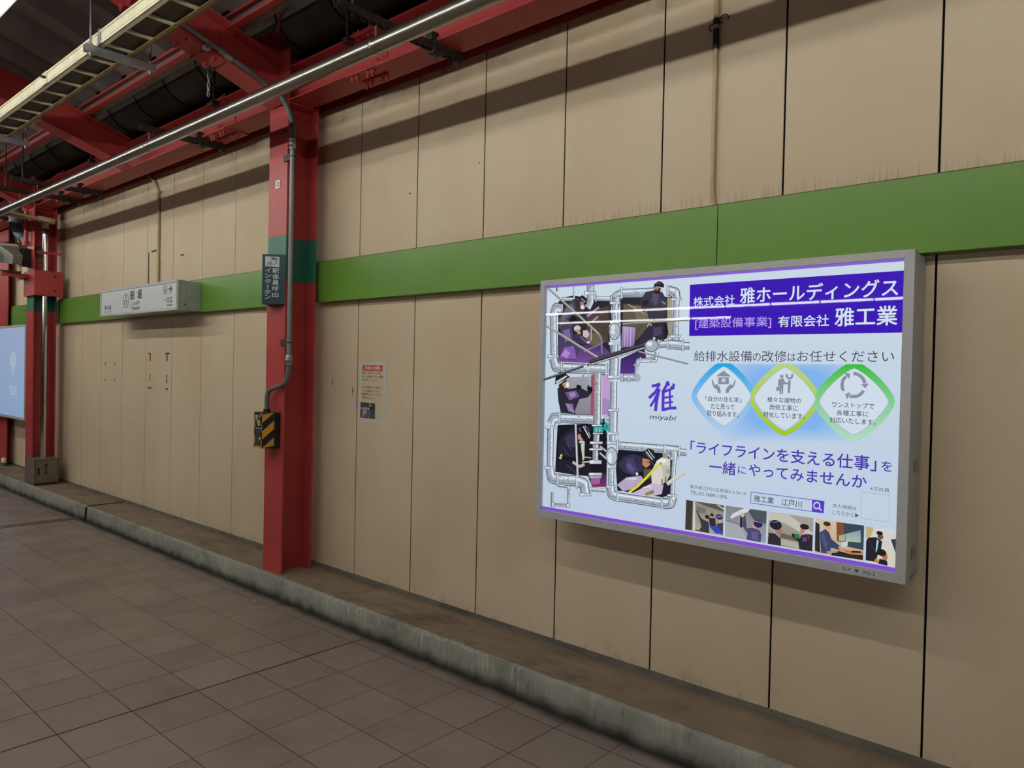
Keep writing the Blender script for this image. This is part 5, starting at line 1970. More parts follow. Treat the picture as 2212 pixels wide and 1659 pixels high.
# ================================================================== lights
def light_row(y, z, x0, x1, lab, grp, twin=False, mt='tube', bare=False):
    t = thing('strip_light', lab, 'light', (x1, y, z+.06), grp); w = .075 if twin else .0
    m_ = MB()
    if bare: m_.box(x0, x1, y-.03, y+.03, z+.045, z+.09)
    else: m_.prism([(y-.03-w, z+.020), (y+.03+w, z+.020), (y+.083+w, z+.032), (y+.086+w, z+.038), (y+.045+w, z+.14), (y-.045-w, z+.14), (y-.086-w, z+.038), (y-.083-w, z+.032)], 'x', x0, x1); m_.build('housing', M['white'], t, .003)
    n = round((x1-x0)/1.25); L = (x1-x0)/n
    for i in range(n):
        a = x0+i*L
        for o in ((-w, w) if twin else (0,)):
            m_ = MB(); m_.tube([(a+.02, y+o, z), (a+L-.02, y+o, z)], .03 if bare else .0155, 10); m_.build('tube', M[mt], t)
    for i in range(n+1):
        m_ = MB(); m_.box(x0+i*L-.018, x0+i*L+.018, y-.018-w, y+.018+w, z-.016, z+.03); m_.build('lamp_holder', M['white'], t)
    x = x0+.8
    while x < x1:
        m_ = MB(); m_.tube([(x, y, z+.14), (x, y, pz(y)+.1 if y > -6.3 else z+.6)], .006, 8); m_.build('hanger_rod', M['galv'], t); x += 2.5
    return t
light_row(-2.06, 3.52, -13.2, 6.8, 'white fluorescent strip light over the platform, nearest the wall', 'platform strip lights', mt='tube_low')
light_row(-4.40, 4.03, -13.2, 6.8, 'white twin tube strip light further out over the platform', 'platform strip lights', True)
light_row(-16.0, 3.53, -11, 14, 'white strip light over the opposite platform', 'opposite platform lights', bare=True)
light_row(-18.2, 3.42, -12.25, -5.6, 'white strip light over the far edge of the opposite platform', 'opposite platform lights', bare=True)

# ================================================================== things
# ---- long stainless pipe slung under slotted struts
PY, PZ, PR = -.750, 3.318, .044
t = thing('stainless_pipe', 'long shiny stainless steel pipe hung below the red beams', 'pipe', (0, PY, PZ))
xs = [-13, -7.2, -5.95, -4.65, -3.3, -2.45, -1.55, -.35, .87, 2.1, 3.4, 6.7]
for a, b in zip(xs, xs[1:]):
    m_ = MB(); m_.tube([(a+.001, PY, PZ), (b-.001, PY, PZ)], PR, 40); m_.build('pipe_length', M['steel'], t)
for a in xs[1:-1]: m_ = MB(); m_.tube([(a-.006, PY, PZ), (a-.003, PY, PZ), (a+.003, PY, PZ), (a+.006, PY, PZ)], [PR, PR+.0012, PR+.0012, PR], 40, False); m_.build('weld_seam', M['steel'], t)
# struts
STR = None
def strut(x, y0, y1, lab, z=3.448):
    t = thing('strut_channel', lab, 'bracket', (x, -.3, z), 'pipe support struts')
    m_ = MB()
    for s in (-1, 1): m_.box(x+s*.019-.0015, x+s*.019+.0015, y0, y1, z-.02, z+.021)
    # slotted back
    y = y0
    while y < y1-.01:
        e = min(y+.05, y1); m_.box(x-.019, x+.019, y, min(y+.018, y1), z-.022, z-.019)
        for s in (-1, 1): m_.box(x+s*.0145-.0045, x+s*.0145+.0045, y, e, z-.022, z-.019)
        y = e
    m_.build('channel', M['iron'], t)
    m_ = MB(); m_.box(x-.032, x+.032, -.365, -.29, z-.035, z+.0275); m_.box(x-.028, x+.028, -.385, -.33, z+.027, z+.075); m_.build('beam_clamp', M['iron'], t, .003)
    m_ = MB(); hexbolt(m_, (x, -.33, z-.03), (0, 0, -1), .009, .01, .03); m_.build('clamp_bolt', M['iron'], t)
    m_ = MB(); m_.box(x-.025, x+.025, -.175, -.14, z-.03, z+.027); hexbolt(m_, (x, -.158, z-.03), (0, 0, -1), .008, .01, .02); m_.build('end_clip', M['iron'], t)
    m_ = MB(); m_.tube([(x-.011, PY, PZ), (x-.011, PY, PZ), (x+.011, PY, PZ), (x+.011, PY, PZ)], [PR, PR+.0015, PR+.0015, PR], 32, False); m_.box(x-.008, x+.008, PY-.003, PY+.003, PZ+PR, z-.02); m_.build('pipe_strap', M['steel'], t)
    if y0 < -.9:
        m_ = MB(); m_.tube([(x, y0+.1, z-.03), (x, y0+.1, pz(y0+.1) if y0 < -.75 else 4.0)], .007, 8); m_.build('hanger_rod', M['iron'], t)
strut(1.115, -1.0, -.135, 'dark slotted strut holding the pipe, right of the number 12 column')
strut(-1.70, -.83, -.135, 'dark slotted strut holding the pipe, left of the number 12 column')
strut(-4.40, -.98, -.135, 'dark slotted strut holding the pipe, right of the middle of the left bay')
strut(-4.98, -.98, -.135, 'dark slotted strut holding the pipe, next to the hydrant column')
strut(-6.9, -1.15, -.135, 'dark slotted strut holding the pipe, left of the hydrant column')
# rods from the roof to the beam
for x, lab in ((.33, 'thin dark hanger rod above the bolted stub right of the number 12 column'), (-1.43, 'thin dark hanger rod below the short chain'), (-4.05, 'thin dark hanger rod beside the middle rafter')):
    t = thing('hanger_rod', lab, 'rod', (x, -.36, 3.70)); m_ = MB(); m_.tube([(x, -.37, 3.69), (x, -.37, 4.05)], .009, 10); m_.build('rod', M['iron'], t)
    m_ = MB(); m_.box(x-.025, x+.025, -.395, -.335, 3.675, 3.712); m_.build('clamp', M['iron'], t, .004)
# short chain under the rafter
cx, cy = XC-.13, -.80; t = thing('hanging_chain', 'short metal chain clamped under the number 12 rafter', 'chain', (cx, cy, 3.6))
z = raf_z(cy); m_ = MB(); m_.box(cx-.01, cx+.06, cy-.025, cy+.025, z-.012, z+.03); hexbolt(m_, (cx, cy, z-.012), (0, 0, -1), .012); m_.build('clamp', M['iron'], t)
for k in range(5):
    zc = z-.05-k*.03; dx, dy = (0.008, 0) if k % 2 else (0, .008)
    m_ = MB(); m_.tube([(cx+dx*math.cos(a), cy+dy*math.cos(a), zc+.019*math.sin(a)) for a in [2*PI*i/14 for i in range(15)]], .0035, 6, False); m_.build('chain_link', M['galv'], t)

# ---- cable tray
TY0, TY1, TZ = -1.44, -1.235, 3.60
t = thing('cable_ladder_tray', 'cream painted ladder cable tray with a dark mesh bottom hung below the roof', 'cable tray', (-2, -1.34, TZ))
for y, mt in ((TY0, 'cream'), (TY1, 'rustcream')):
    s = 1 if y == TY1 else -1
    m_ = MB(); m_.box(-13, 6.7, y-.004, y+.004, TZ, TZ+.078); m_.box(-13, 6.7, min(y, y-s*.03), max(y, y-s*.03), TZ, TZ+.004); m_.box(-13, 6.7, min(y, y+s*.012), max(y, y+s*.012), TZ+.066, TZ+.078); m_.box(-13, 6.7, min(y, y+s*.007), max(y, y+s*.007), TZ+.014, TZ+.019)
    m_.build('side_rail', M[mt], t)
x = -1.04-.302*30
while x < 6.5:
    m_ = MB(); m_.box(x-.014, x+.014, TY0+.005, TY1-.005, TZ+.006, TZ+.020); 
    if x > -9.5 and x < 1.6: m_.build('rung', M['cream'], t)
    else: m_.bm.free()
    x += .302
m_ = MB(); m_.box(-13, 6.7, TY0+.005, TY1-.005, TZ+.022, TZ+.026); m_.build('mesh_bottom', M['mesh'], t)
m_ = MB(); m_.box(-1.82, -1.72, TY0-.011, TY0-.004, TZ-.002, TZ+.084); m_.build('joint_plate', M['cream'], t)
for dx in (-.030, -.012, .012, .028):
    m_ = MB(); hexbolt(m_, (-1.77+dx, TY0-.011, TZ+.05-dx*.3), (0, -1, 0), .008, .008, .006); m_.build('joint_bolt', M['iron'], t)
for k, (y, r) in enumerate(((-1.40, .014), (-1.36, .018), (-1.31, .012), (-1.275, .016))): m_ = MB(); m_.tube([(-13, y, TZ+.026+r), (-4, y+.008, TZ+.026+r), (6.7, y, TZ+.026+r)], r, 8); m_.build('cable', M['blackp'], t)
def tray_hanger(x, lab, rods=True):
    t = thing('tray_hanger', lab, 'bracket', (x, -1.3, TZ), 'cable tray hangers')
    y0, y1, z = -1.515, -1.09, TZ-.028; m_ = MB()
    m_.box(x-.022, x-.0195, y0, y1, z-.02, z+.022); m_.box(x+.0195, x+.022, y0, y1, z-.02, z+.022); m_.box(x-.022, x+.022, y0, y1, z-.0225, z-.02)
    m_.box(x-.022, x-.012, y0, y1, z+.020, z+.0225); m_.box(x+.012, x+.022, y0, y1, z+.020, z+.0225); m_.build('channel', M['galv'], t)
    for y in (y0+.035, y1-.03):
        m_ = MB(); m_.tube([(x, y, z-.045), (x, y, pz(y)+.1)], .0065, 8); m_.build('rod', M['galv'], t)
        m_ = MB(); m_.tube([(x, y, z-.034), (x, y, z-.0225)], .012, 6); m_.box(x-.016, x+.016, y-.016, y+.016, z+.0225, z+.026); m_.tube([(x, y, z+.026), (x, y, z+.038)], .012, 6); m_.build('nut', M['galv'], t)
    m_ = MB(); m_.box(x+.035, x+.070, TY0-.013, TY0-.005, TZ-.006, TZ+.092); m_.box(x+.035, x+.070, TY0-.013, TY0+.01, TZ+.078, TZ+.084); m_.build('hold_down_clip', M['galv'], t, .002)
tray_hanger(-.79, 'grey channel hanger under the cable tray beside the number 12 rafter')
tray_hanger(-3.42, 'grey channel hanger under the cable tray beside the middle rafter')
# strap clamp with bolt on the middle rafter
t = thing('rafter_clamp', 'small shiny clamp with a bolt on the middle rafter', 'clamp', (XM+.1, -1.12, 3.7))
z = raf_z(-1.12); m_ = MB(); m_.box(XM+.07, XM+.12, -1.15, -1.09, z-.02, z+.03); m_.build('clamp_body', M['galv'], t, .003)
m_ = MB(); m_.tube([(XM+.09, -1.12, z-.02), (XM-.12, -1.16, z-.10)], .006, 8); m_.build('rod', M['galv'], t)

# ---- grey conduit from the rafter down the number 12 column to the intercom
def conduit_path(): 
    xr = XC+.12
    p = [Vector((xr-.012, -2.6, raf_z(-2.6)+.032)), Vector((xr-.012, -.80, raf_z(-.80)+.032))]
    q = [Vector((xr-.010, -.62, raf_z(-.62)+.032)), Vector((xr-.006, -.47, 3.535))]
    return p, q
t = thing('conduit', 'grey conduit running down the number 12 column to the striped intercom box', 'conduit', (XC+.12, -.38, 1.35))
p, q = conduit_path(); cx = XC+.192; cyf = -.352
m_ = MB(); m_.tube(p, .0165, 14); m_.build('upper_pipe', M['greypipe'], t)
path = [p[-1], Vector((XC+.11, -.66, raf_z(-.66)+.032)), Vector((XC+.112, -.52, 3.555))]+arc((XC+.115, -.47, 3.53), (cx-.03, -.385, 3.49), (cx, cyf, 3.30), 10)+[Vector((cx, cyf, 3.20))]
m_ = MB(); m_.tube(path, .0175, 14); m_.build('flexible_bend', M['flex'], t)
m_ = MB(); m_.tube([(cx, cyf, 3.14), (cx, cyf, 1.70)], .0165, 16); m_.build('riser', M['greypipe'], t)
xi = XC-.005
path = [Vector((cx, cyf, 1.66))]+arc((cx, cyf, 1.61), (cx, cyf-.005, 1.50), (cx-.11, cyf-.02, 1.485), 8)+arc((xi+.06, cyf-.035, 1.472), (xi, cyf-.045, 1.465), (xi, cyf-.048, 1.40), 8)+[Vector((xi, cyf-.048, 1.31))]
m_ = MB(); m_.tube(path, .0165, 16); m_.build('lower_flexible_bend', M['flex'], t)
for zc in (3.17, 1.675):
    m_ = MB(); m_.tube([(cx, cyf, zc-.035), (cx, cyf, zc-.012), (cx, cyf, zc-.012), (cx, cyf, zc+.012), (cx, cyf, zc+.012), (cx, cyf, zc+.035)], [.022, .022, .025, .025, .022, .022], 16); m_.build('coupling', M['galv'], t)
yy = -.80; m_ = MB(); m_.tube([Vector((XC+.108, yy-.05, raf_z(yy-.05)+.032)), Vector((XC+.108, yy+.04, raf_z(yy+.04)+.032))], .0225, 14); m_.build('coupling', M['galv'], t)
for zc in (3.085, 1.795):
    m_ = MB(); m_.box(cx-.105, cx-.012, YF-.012, YF-.001, zc-.022, zc+.022); m_.tube([(cx+.0185*math.cos(a), cyf+.0185*math.sin(a), zc) for a in [2*PI*k/16 for k in range(17)]], .004, 6, False); m_.build('clamp', M['iron'], t, .002)
yy = -.93; m_ = MB(); m_.box(XC+.085, XC+.13, yy-.02, yy+.02, raf_z(yy)-.02, raf_z(yy)); m_.tube([(XC+.108+.019*math.cos(a), yy, raf_z(yy)+.032+.019*math.sin(a)) for a in [2*PI*k/16 for k in range(17)]], .004, 6, False); m_.build('clamp', M['galv'], t)

# ---- number plate on column
t = thing('number_plate', 'small white plate reading 12 on the red column', 'sign', (XC, YF, 2.92))
nx0, nx1, nz0, nz1 = XC-.028, XC+.030, 2.893, 2.950
m_ = MB(); m_.box(nx0, nx1, YF-.004, YF, nz0, nz1); m_.build('plate', M['signwhite'], t)
m_ = MB(); letters(m_, '12', (nx0+.010, YF-.0046, nz0+.013), (.038, 0, 0), (0, 0, .030), 4); m_.build('numeral', M['ink'], t)

# ---- intercom sign, a three sided case standing off the column
ax, ay, rx, ry, lx = XC+.008, -.462, XC+.125, YF, XC-.115
sz0, sz1 = 2.062, 2.412
t = thing('intercom_sign', 'dark teal wedge shaped sign with a station officer pictogram and white vertical Japanese lettering', 'sign', (XC, YF, sz0))
m_ = MB(); m_.prism([(lx, ry), (rx, ry), (ax, ay)], 'z', sz0, sz1); m_.build('case', M['navy'], t, .004)
O = Vector((ax, ay, sz0)); U = Vector((rx-ax, ry-ay, 0)); LU = U.length; U = U/LU; N = Vector((U.y, -U.x, 0)); N = N if N.dot(Vector((1, -1, 0))) > 0 else -N
pr = Print(O+N*.0015, U, Vector((0, 0, 1)), N, .00012); W_ = LU*1000; H_ = 350
pr.poly('c2cdd0', [(W_*.13, 264), (W_*.72, 260), (W_*.72, 332), (W_*.13, 334)])
u = lambda a: W_*(.13+.59*a); v = lambda b: 262+72*b
pr.line('15181a', 3, [(u(.60+.24*math.cos(a)), v(.50+.24*math.sin(a))) for a in [PI*.92+2*PI*.60*k/16 for k in range(17)]])
pr.line('15181a', 3, [(u(.42), v(.66)), (u(.34), v(.52)), (u(.42), v(.46)), (u(.44), v(.36))]); pr.ell('15181a', u(.50), v(.58), 2.2, 2.6); pr.line('15181a', 2.4, [(u(.66), v(.60)), (u(.74), v(.55)), (u(.70), v(.46)), (u(.62), v(.44))])
pr.poly('0c0e10', [(u(.42), v(.94)), (u(.94), v(.76)), (u(.90), v(.70)), (u(.48), v(.80))]); pr.poly('0c0e10', [(u(.33), v(.72)), (u(.46), v(.76)), (u(.88), v(.66)), (u(.86), v(.62)), (u(.50), v(.69))])
pr.ell('15181a', u(.10), v(.08), 3, 3)
for r in (.17, .27, .37): pr.line('15181a', 3.2, [(u(.10+r*math.cos(a)), v(.05+r*math.sin(a))) for a in [.05+1.35*k/8 for k in range(9)]])
cw = W_*.27
for i, ch in enumerate('駅係員呼出'): pr.text('c4d6d4', ch, W_*.44, 252-i*42-34, W_*.44+cw, 252-i*42, 3)
for i, ch in enumerate('インタ'): pr.text('c4d6d4', ch, W_*.13, 252-i*37-30, W_*.13+cw*.95, 252-i*37-2, 3)
pr.poly('c4d6d4', [(W_*.13+cw*.42, 138), (W_*.13+cw*.56, 138), (W_*.13+cw*.56, 108), (W_*.13+cw*.42, 108)])
for i, ch in enumerate('ホン'): pr.text('c4d6d4', ch, W_*.13, 102-i*36-30, W_*.13+cw*.95, 102-i*36, 3)
pr.build('sign_face', M['plate'], t)

# ---- striped intercom box
bx0, bx1, bz0, bz1 = XC-.075, XC+.075, 1.052, 1.302; fy = -.468
t = thing('intercom_box', 'yellow and black striped intercom box on the red column', 'intercom', (XC, YF, bz0))
prof = [(bx0+.005, YF), (bx0, YF-.03), (bx0+.018, fy), (bx1-.022, fy), (bx1+.012, YF-.05), (bx1+.012, YF)]
m_ = MB(); m_.prism(prof, 'z', bz0, bz1); m_.build('case', M['blackp'], t, .004)
def stripes(O, U, L, H, ph):
    pr = Print(O, U, Vector((0, 0, 1)), Vector((U.y, -U.x, 0)), .0001); step = 118
    for k in range(-3, 6):
        b = k*step+ph; pts = []
        # diagonal band clipped to the facet
        poly = [(0, b), (L, b+L*.95), (L, b+L*.95+58), (0, b+58)]
        poly = [(u_, min(max(v_, 0), H)) for u_, v_ in poly]
        if max(p[1] for p in poly)-min(p[1] for p in poly) > 2: pr.poly('c98a2e', poly)
    return pr
e = .0008
pr = stripes(Vector((bx0+.018, fy-e, bz0)), Vector((1, 0, 0)), (bx1-bx0-.040)*1000, 250, 16); FW = (bx1-bx0-.040)*1000
pr.poly('1d2a2e', [(FW*.17, 14), (FW*.94, 14), (FW*.94, 232), (FW*.17, 232)]); pr.poly('3c3a32', [(FW*.20, 18), (FW*.90, 18), (FW*.90, 100), (FW*.20, 100)])
pr.poly('d0d8d8', [(FW*.20, 204), (FW*.40, 204), (FW*.40, 230), (FW*.20, 230)]); pr.ell('14181a', FW*.30, 220, 5, 4); pr.line('14181a', 2, [(FW*.23, 208), (FW*.29, 214)])
pr.text('a8c8cc', '駅係員呼出', FW*.43, 219, FW*.90, 229, 1); pr.text('a8c8cc', 'インターホン', FW*.43, 207, FW*.86, 216, 1)
pr.poly('c99a3c', [(FW*.30, 198), (FW*.68, 200), (FW*.80, 186), (FW*.76, 158), (FW*.52, 156)])
pr.line('d4dcdc', 5, [(FW*.19, 139), (FW*.91, 139)])
for z in (110, 118, 126): pr.line('4c8496', 2.2, [(FW*.24, z), (FW*.88, z)])
pr.ell('c8ccc4', FW*.76, 68, 8, 11)
pr.build('front_panel', M['plate'], t)
pv = Vector((bx1+.012-(bx1-.022), YF-.05-fy, 0)); LL = pv.length; pv /= LL
pr = stripes(Vector((bx1-.022, fy, bz0))+Vector((pv.y, -pv.x, 0))*e, pv, LL*1000, 250, 60); pr.build('side_stripes', M['plate'], t)
m_ = MB(); m_.tube([(xi, cyf-.048, bz1), (xi, cyf-.048, bz1+.022)], .024, 12); m_.build('cable_gland', M['blackp'], t)

# ---- notice poster on the wall
t = thing('notice_poster', 'laminated notice with a red heading taped on the beige wall', 'notice', (.175, 0, 1.25))
m_ = MB(); m_.box(.030, .322, -.0022, -.0006, 1.248, 1.671); m_.build('sheet', plain('laminate', 'c9cac4', .25, 0, .02), t)
pr = Print((.030, -.0026, 1.248), (1, 0, 0), (0, 0, 1), (0, -1, 0), .00008)
pr.poly('cdbd9f', [(22, 30), (262, 30), (262, 405), (22, 405)]); pr.poly('b8302a', [(30, 362), (253, 362), (253, 400), (30, 400)]); pr.text('efe6dc', 'ご利用のお客様へ', 36, 367, 248, 396, 2)
dk = '5c5046'
for s_, v0, u1 in (('線路内へ物を落とした際は、', 338, 244), ('お近くの駅係員、または警備', 313, 255), ('員へお声がけください。', 290, 205), ('付近に係員がいない場合は、', 240, 246), ('ホームに設置されている、', 215, 228), ('ご利用ください。', 166, 150)): pr.text(dk, s_, 25, v0, u1, v0+17, 1)
pr.text('c8442e', '駅係員呼出インターホン', 25, 191, 214, 208, 2); pr.text(dk, 'を', 218, 191, 234, 208, 1)
pr.poly('4a4448', [(16, 34), (112, 34), (112, 141), (16, 141)]); pr.poly('857f88', [(34, 40), (92, 40), (96, 112), (36, 112)]); pr.poly('a8a2aa', [(46, 60), (80, 60), (82, 104), (48, 104)]); pr.ell('b03a40', 63, 86, 5, 8); pr.poly('d4d0d4', [(16, 95), (28, 92), (28, 104), (16, 108)]); pr.poly('d4d0d4', [(96, 95), (110, 92), (110, 106), (98, 104)]); pr.ring('c43c3c', 78, 48, 13, 17, 3); pr.poly('16161a', [(74, 38), (83, 38), (83, 58), (74, 58)])
pr.poly('c43c3c', [(94, 48), (104, 54), (104, 51), (112, 51), (112, 45), (104, 45), (104, 42)])
pr.poly('263338', [(117, 34), (178, 34), (178, 139), (117, 139)]); pr.poly('3c4c52', [(122, 36), (174, 36), (174, 82), (122, 82)]); pr.ell('c8d0d0', 130, 124, 6, 8); pr.line('a8b4b8', 2, [(138, 120), (170, 120)]); pr.line('8c989c', 2, [(124, 88), (172, 88)]); pr.ell('b8c0bc', 128, 66, 4, 6); pr.ell('b8a46c', 162, 60, 4, 4)
pr.build('print', M['paper'], t)
# loose tape stuck beside it
t = thing('tape_scrap', 'small grey scrap of tape beside the notice', 'tape', (-.01, 0, 1.34)); m_ = MB(); m_.box(-.030, -.006, -.0015, -.0004, 1.325, 1.385); m_.build('tape', M['alu'], t)
# small sticker near the hydrant column
t = thing('wall_sticker', 'tiny white printed sticker low on the wall beside the hydrant column', 'sticker', (-5.73, 0, .61)); m_ = MB(); m_.box(-5.792, -5.668, -.003, -.0005, .594, .640); m_.build('sheet', M['signwhite'], t)
m_ = MB(); m_.box(-5.766, -5.738, -.0036, -.0031, .608, .627); m_.box(-5.722, -5.696, -.0036, -.0031, .606, .626); m_.build('faded_print', M['glue'], t)

# ---- painted conduits on the wall
t = thing('conduit', 'thin cream conduit with a bent top on the wall above the station sign', 'conduit', (-3.25, -.015, 2.4))
m_ = MB(); m_.tube([(-3.50, -.05, 3.62), (-3.47, -.035, 3.53)]+arc((-3.36, -.018, 3.45), (-3.27, -.016, 3.37), (-3.262, -.016, 3.25), 8)+[(-3.252, -.016, 2.40)], .014, 12); m_.build('pipe', M['conduit'], t)
for z in (3.33, 2.63): m_ = MB(); m_.tube([(-3.256, -.016, z-.012), (-3.256, -.016, z+.012)], .018, 12); m_.box(-3.29, -3.222, -.004, 0, z-.01, z+.01); m_.build('clip', M['conduit'], t)
t = thing('conduit', 'thin cream conduit running down the wall to the green band above the purple poster', 'conduit', (2.68, -.015, 2.41))
m_ = MB(); m_.tube([(2.676, -.014, 3.56), (2.676, -.014, 3.22)], .0125, 12); m_.build('upper_pipe', M['conduit'], t)
m_ = MB(); m_.tube([(2.676, -.014, 3.13), (2.677, -.014, 2.50), (2.679, -.010, 2.44), (2.690, .0, 2.405)], .0105, 12); m_.build('lower_pipe', M['conduit'], t)
m_ = MB(); m_.tube([(2.676, -.014, 3.125), (2.676, -.014, 3.215)], .0140, 12); m_.build('socket', M['iron'], t)
m_ = MB(); m_.tube([(2.676, -.014, 3.235), (2.676, -.014, 3.262)], .0155, 12)
m_.tube([(2.69+.022+.022*math.cos(a), -.012, 3.255+.018*math.sin(a)) for a in [2*PI*k/14-.6 for k in range(12)]], .0028, 6); m_.tube([(2.655+.014*math.cos(a), -.016, 3.228+.014*math.sin(a)) for a in [2*PI*k/12 for k in range(10)]], .0028, 6); m_.build('wire_tie', M['iron'], t)

# ---- station name sign
gx0, gx1, gz0, gz1, gy = -4.02, -2.248, 2.105, 2.372, -.27
t = thing('station_name_sign', 'long white station name sign with a boxed grey case on the green band', 'sign', (-3.13, 0, gz0))
m_ = MB(); m_.box(gx0+.01, gx1-.008, -.19, -.059, gz0+.004, gz1-.004); m_.build('rear_case', M['signgrey'], t, .002)
m_ = MB(); m_.box(gx0+.005, gx1-.004, gy+.012, -.192, gz0+.001, gz1-.001); m_.build('front_case', M['signgrey'], t, .002)
m_ = MB(); F = .022
for q in ((gx0, gx1, gz1-F, gz1), (gx0, gx1, gz0, gz0+F), (gx0, gx0+F, gz0+F, gz1-F), (gx1-F, gx1, gz0+F, gz1-F)): m_.box(q[0], q[1], gy-.006, gy+.014, q[2], q[3])
m_.build('frame', M['alu'], t, .002)
m_ = MB(); m_.quad((gx0+.02, gy, gz0+.02), (gx1-.02, gy, gz0+.02), (gx1-.02, gy, gz1-.02), (gx0+.02, gy, gz1-.02)); m_.build('face', M['signwhite'], t)
m_ = MB(); m_.tube([(gx1-.0045, -.20, gz0+.055), (gx1+.003, -.20, gz0+.055)], .006, 10); m_.build('lock', M['blackp'], t)
pr = Print((0, gy-.0012, 0), (1, 0, 0), (0, 0, 1), (0, -1, 0), .00006)
def ST(c, s_, x0, x1, z0, z1, b=0): pr.text(c, s_, x0*1000, z0*1000, x1*1000, z1*1000, b)
k_ = '23262b'
ST('5a5e64', '東大島', -3.917, -3.743, 2.167, 2.212, 2); ST('82868c', 'Higashi-ojima', -3.914, -3.709, 2.137, 2.157)
pr.ring('5e7c5c', -3372, 2239, 70, 70, 7); ST(k_, 'S', -3.390, -3.356, 2.258, 2.291, 1); ST(k_, '17', -3.405, -3.334, 2.197, 2.243, 2)
ST(k_, '船', -3.267, -3.172, 2.242, 2.331, 3); ST(k_, '堀', -3.096, -3.003, 2.241, 2.331, 3); ST('3c4046', 'ふなぼり', -3.214, -3.051, 2.189, 2.226, 1); ST('3c4046', 'Funabori', -3.227, -3.034, 2.143, 2.179, 1)
pr.ring('5e7c5c', -2494, 2295, 45, 45, 5); ST(k_, 'S', -2.506, -2.486, 2.307, 2.328, 1); ST(k_, '18', -2.517, -2.467, 2.272, 2.300, 2)
pr.line(k_, 11, [(-2430, 2297), (-2362, 2297)]); pr.line(k_, 10, [(-2396, 2329), (-2358, 2297), (-2396, 2264)])
ST(k_, '一之江', -2.513, -2.346, 2.179, 2.228, 2); ST('3c4046', 'Ichinoe', -2.443, -2.343, 2.147, 2.165, 1)
pr.build('lettering_print', M['plate'], t)

# ---- large backlit poster box
bx0, bx1, bz0, bz1, bf = 1.826, 3.577, .878, 2.098, -.205
t = thing('advertising_light_box', 'large lit poster in a grey metal box with pipework, workers and a purple heading', 'light box', (2.70, 0, bz0))
m_ = MB(); m_.box(bx0+.010, bx1-.010, -.145, -.001, bz0+.010, bz1-.004); m_.build('rear_case', M['alu'], t, .002)
m_ = MB(); m_.box(bx0+.014, bx1-.014, -.153, -.145, bz0+.014, bz1-.01); m_.build('shadow_gap', M['black'], t)
fw = .030
for nm, q in (('frame_rail', (bx0, bx1, bz1-fw, bz1, 0)), ('frame_rail', (bx0, bx1, bz0, bz0+fw+.006, 0)), ('frame_stile', (bx0, bx0+fw, bz0, bz1, 1)), ('frame_stile', (bx1-fw-.006, bx1, bz0, bz1, 1))):
    m_ = MB(); a0, a1, c0, c1, st = q
    if st == 0:
        ins0 = fw; top = c1 == bz1; i_ = c0 if top else c1
        prof = [(a0, c1 if top else c0), (a1, c1 if top else c0), (a1-fw-.006, i_), (a0+fw, i_)]
    else:
        left = a0 == bx0; o_ = a0 if left else a1; i_ = a1 if left else a0
        prof = [(o_, bz0), (o_, bz1), (i_, bz1-fw), (i_, bz0+fw+.006)]
    m_.prism(prof, 'y', bf-.006, -.153); m_.build(nm, M['alu'], t, .0012)
for x, z in ((bx1+.001, 1.30), (bx1+.001, .97)):
    m_ = MB(); m_.box(bx1-.0101, bx1-.006, -.105, -.055, z-.02, z+.02); m_.build('side_latch', M['galv'], t, .002)
PX, PZ0 = 1.8535, .9155
pr = Print((PX, bf+.014, PZ0), (1, 0, 0), (0, 0, 1), (0, -1, 0), .0000055)
pr.grad('cfe0ec', 'c3d2e8', [(0, 0), (1688, 0), (1688, 1157), (0, 1157)])
for ln in POSTER.strip().split('\n'):
    k, *a = ln.split(' ')
    if k == 'P': v = list(map(int, a[1:])); pr.poly(a[0], list(zip(v[::2], v[1::2])))
    elif k == 'N': v = list(map(int, a[3:])); pr.poly(tuple(map(int, a[:3])), list(zip(v[::2], v[1::2])))
    elif k == 'G': v = list(map(int, a[2:])); pr.grad(a[0], a[1], list(zip(v[::2], v[1::2])))
    elif k == 'L': v = list(map(int, a[2:])); pr.line(a[0], int(a[1]), list(zip(v[::2], v[1::2])))
    elif k == 'E': pr.ell(a[0], *map(int, a[1:]))
    elif k == 'T': pr.text(a[0], ' '.join(a[7:]), *map(int, a[1:5]), float(a[5]), float(a[6]))
pr.build('poster', M['poster'], t)
m_ = MB(); m_.quad((PX-.003, bf+.0005, PZ0-.003), (PX+1.692, bf+.0005, PZ0-.003), (PX+1.692, bf+.0005, PZ0+1.160), (PX-.003, bf+.0005, PZ0+1.160)); m_.build('clear_cover', M['pane'], t, recalc=False)
pr = Print((3.345, bf-.0068, .8845), (1, 0, 0), (0, 0, 1), (0, -1, 0), .0001)
pr.poly('c6c8c8', [(0, 0), (140, 0), (140, 24), (0, 24)]); pr.text('2a2c30', 'S17', 10, 6, 42, 19, 1); pr.poly('2f7a4c', [(64, 5), (56, 13), (58, 18), (64, 20), (70, 18), (72, 13)]); pr.text('2a2c30', 'W2-2', 84, 6, 128, 19, 1)
pr.build('number_label', M['plate'], t)

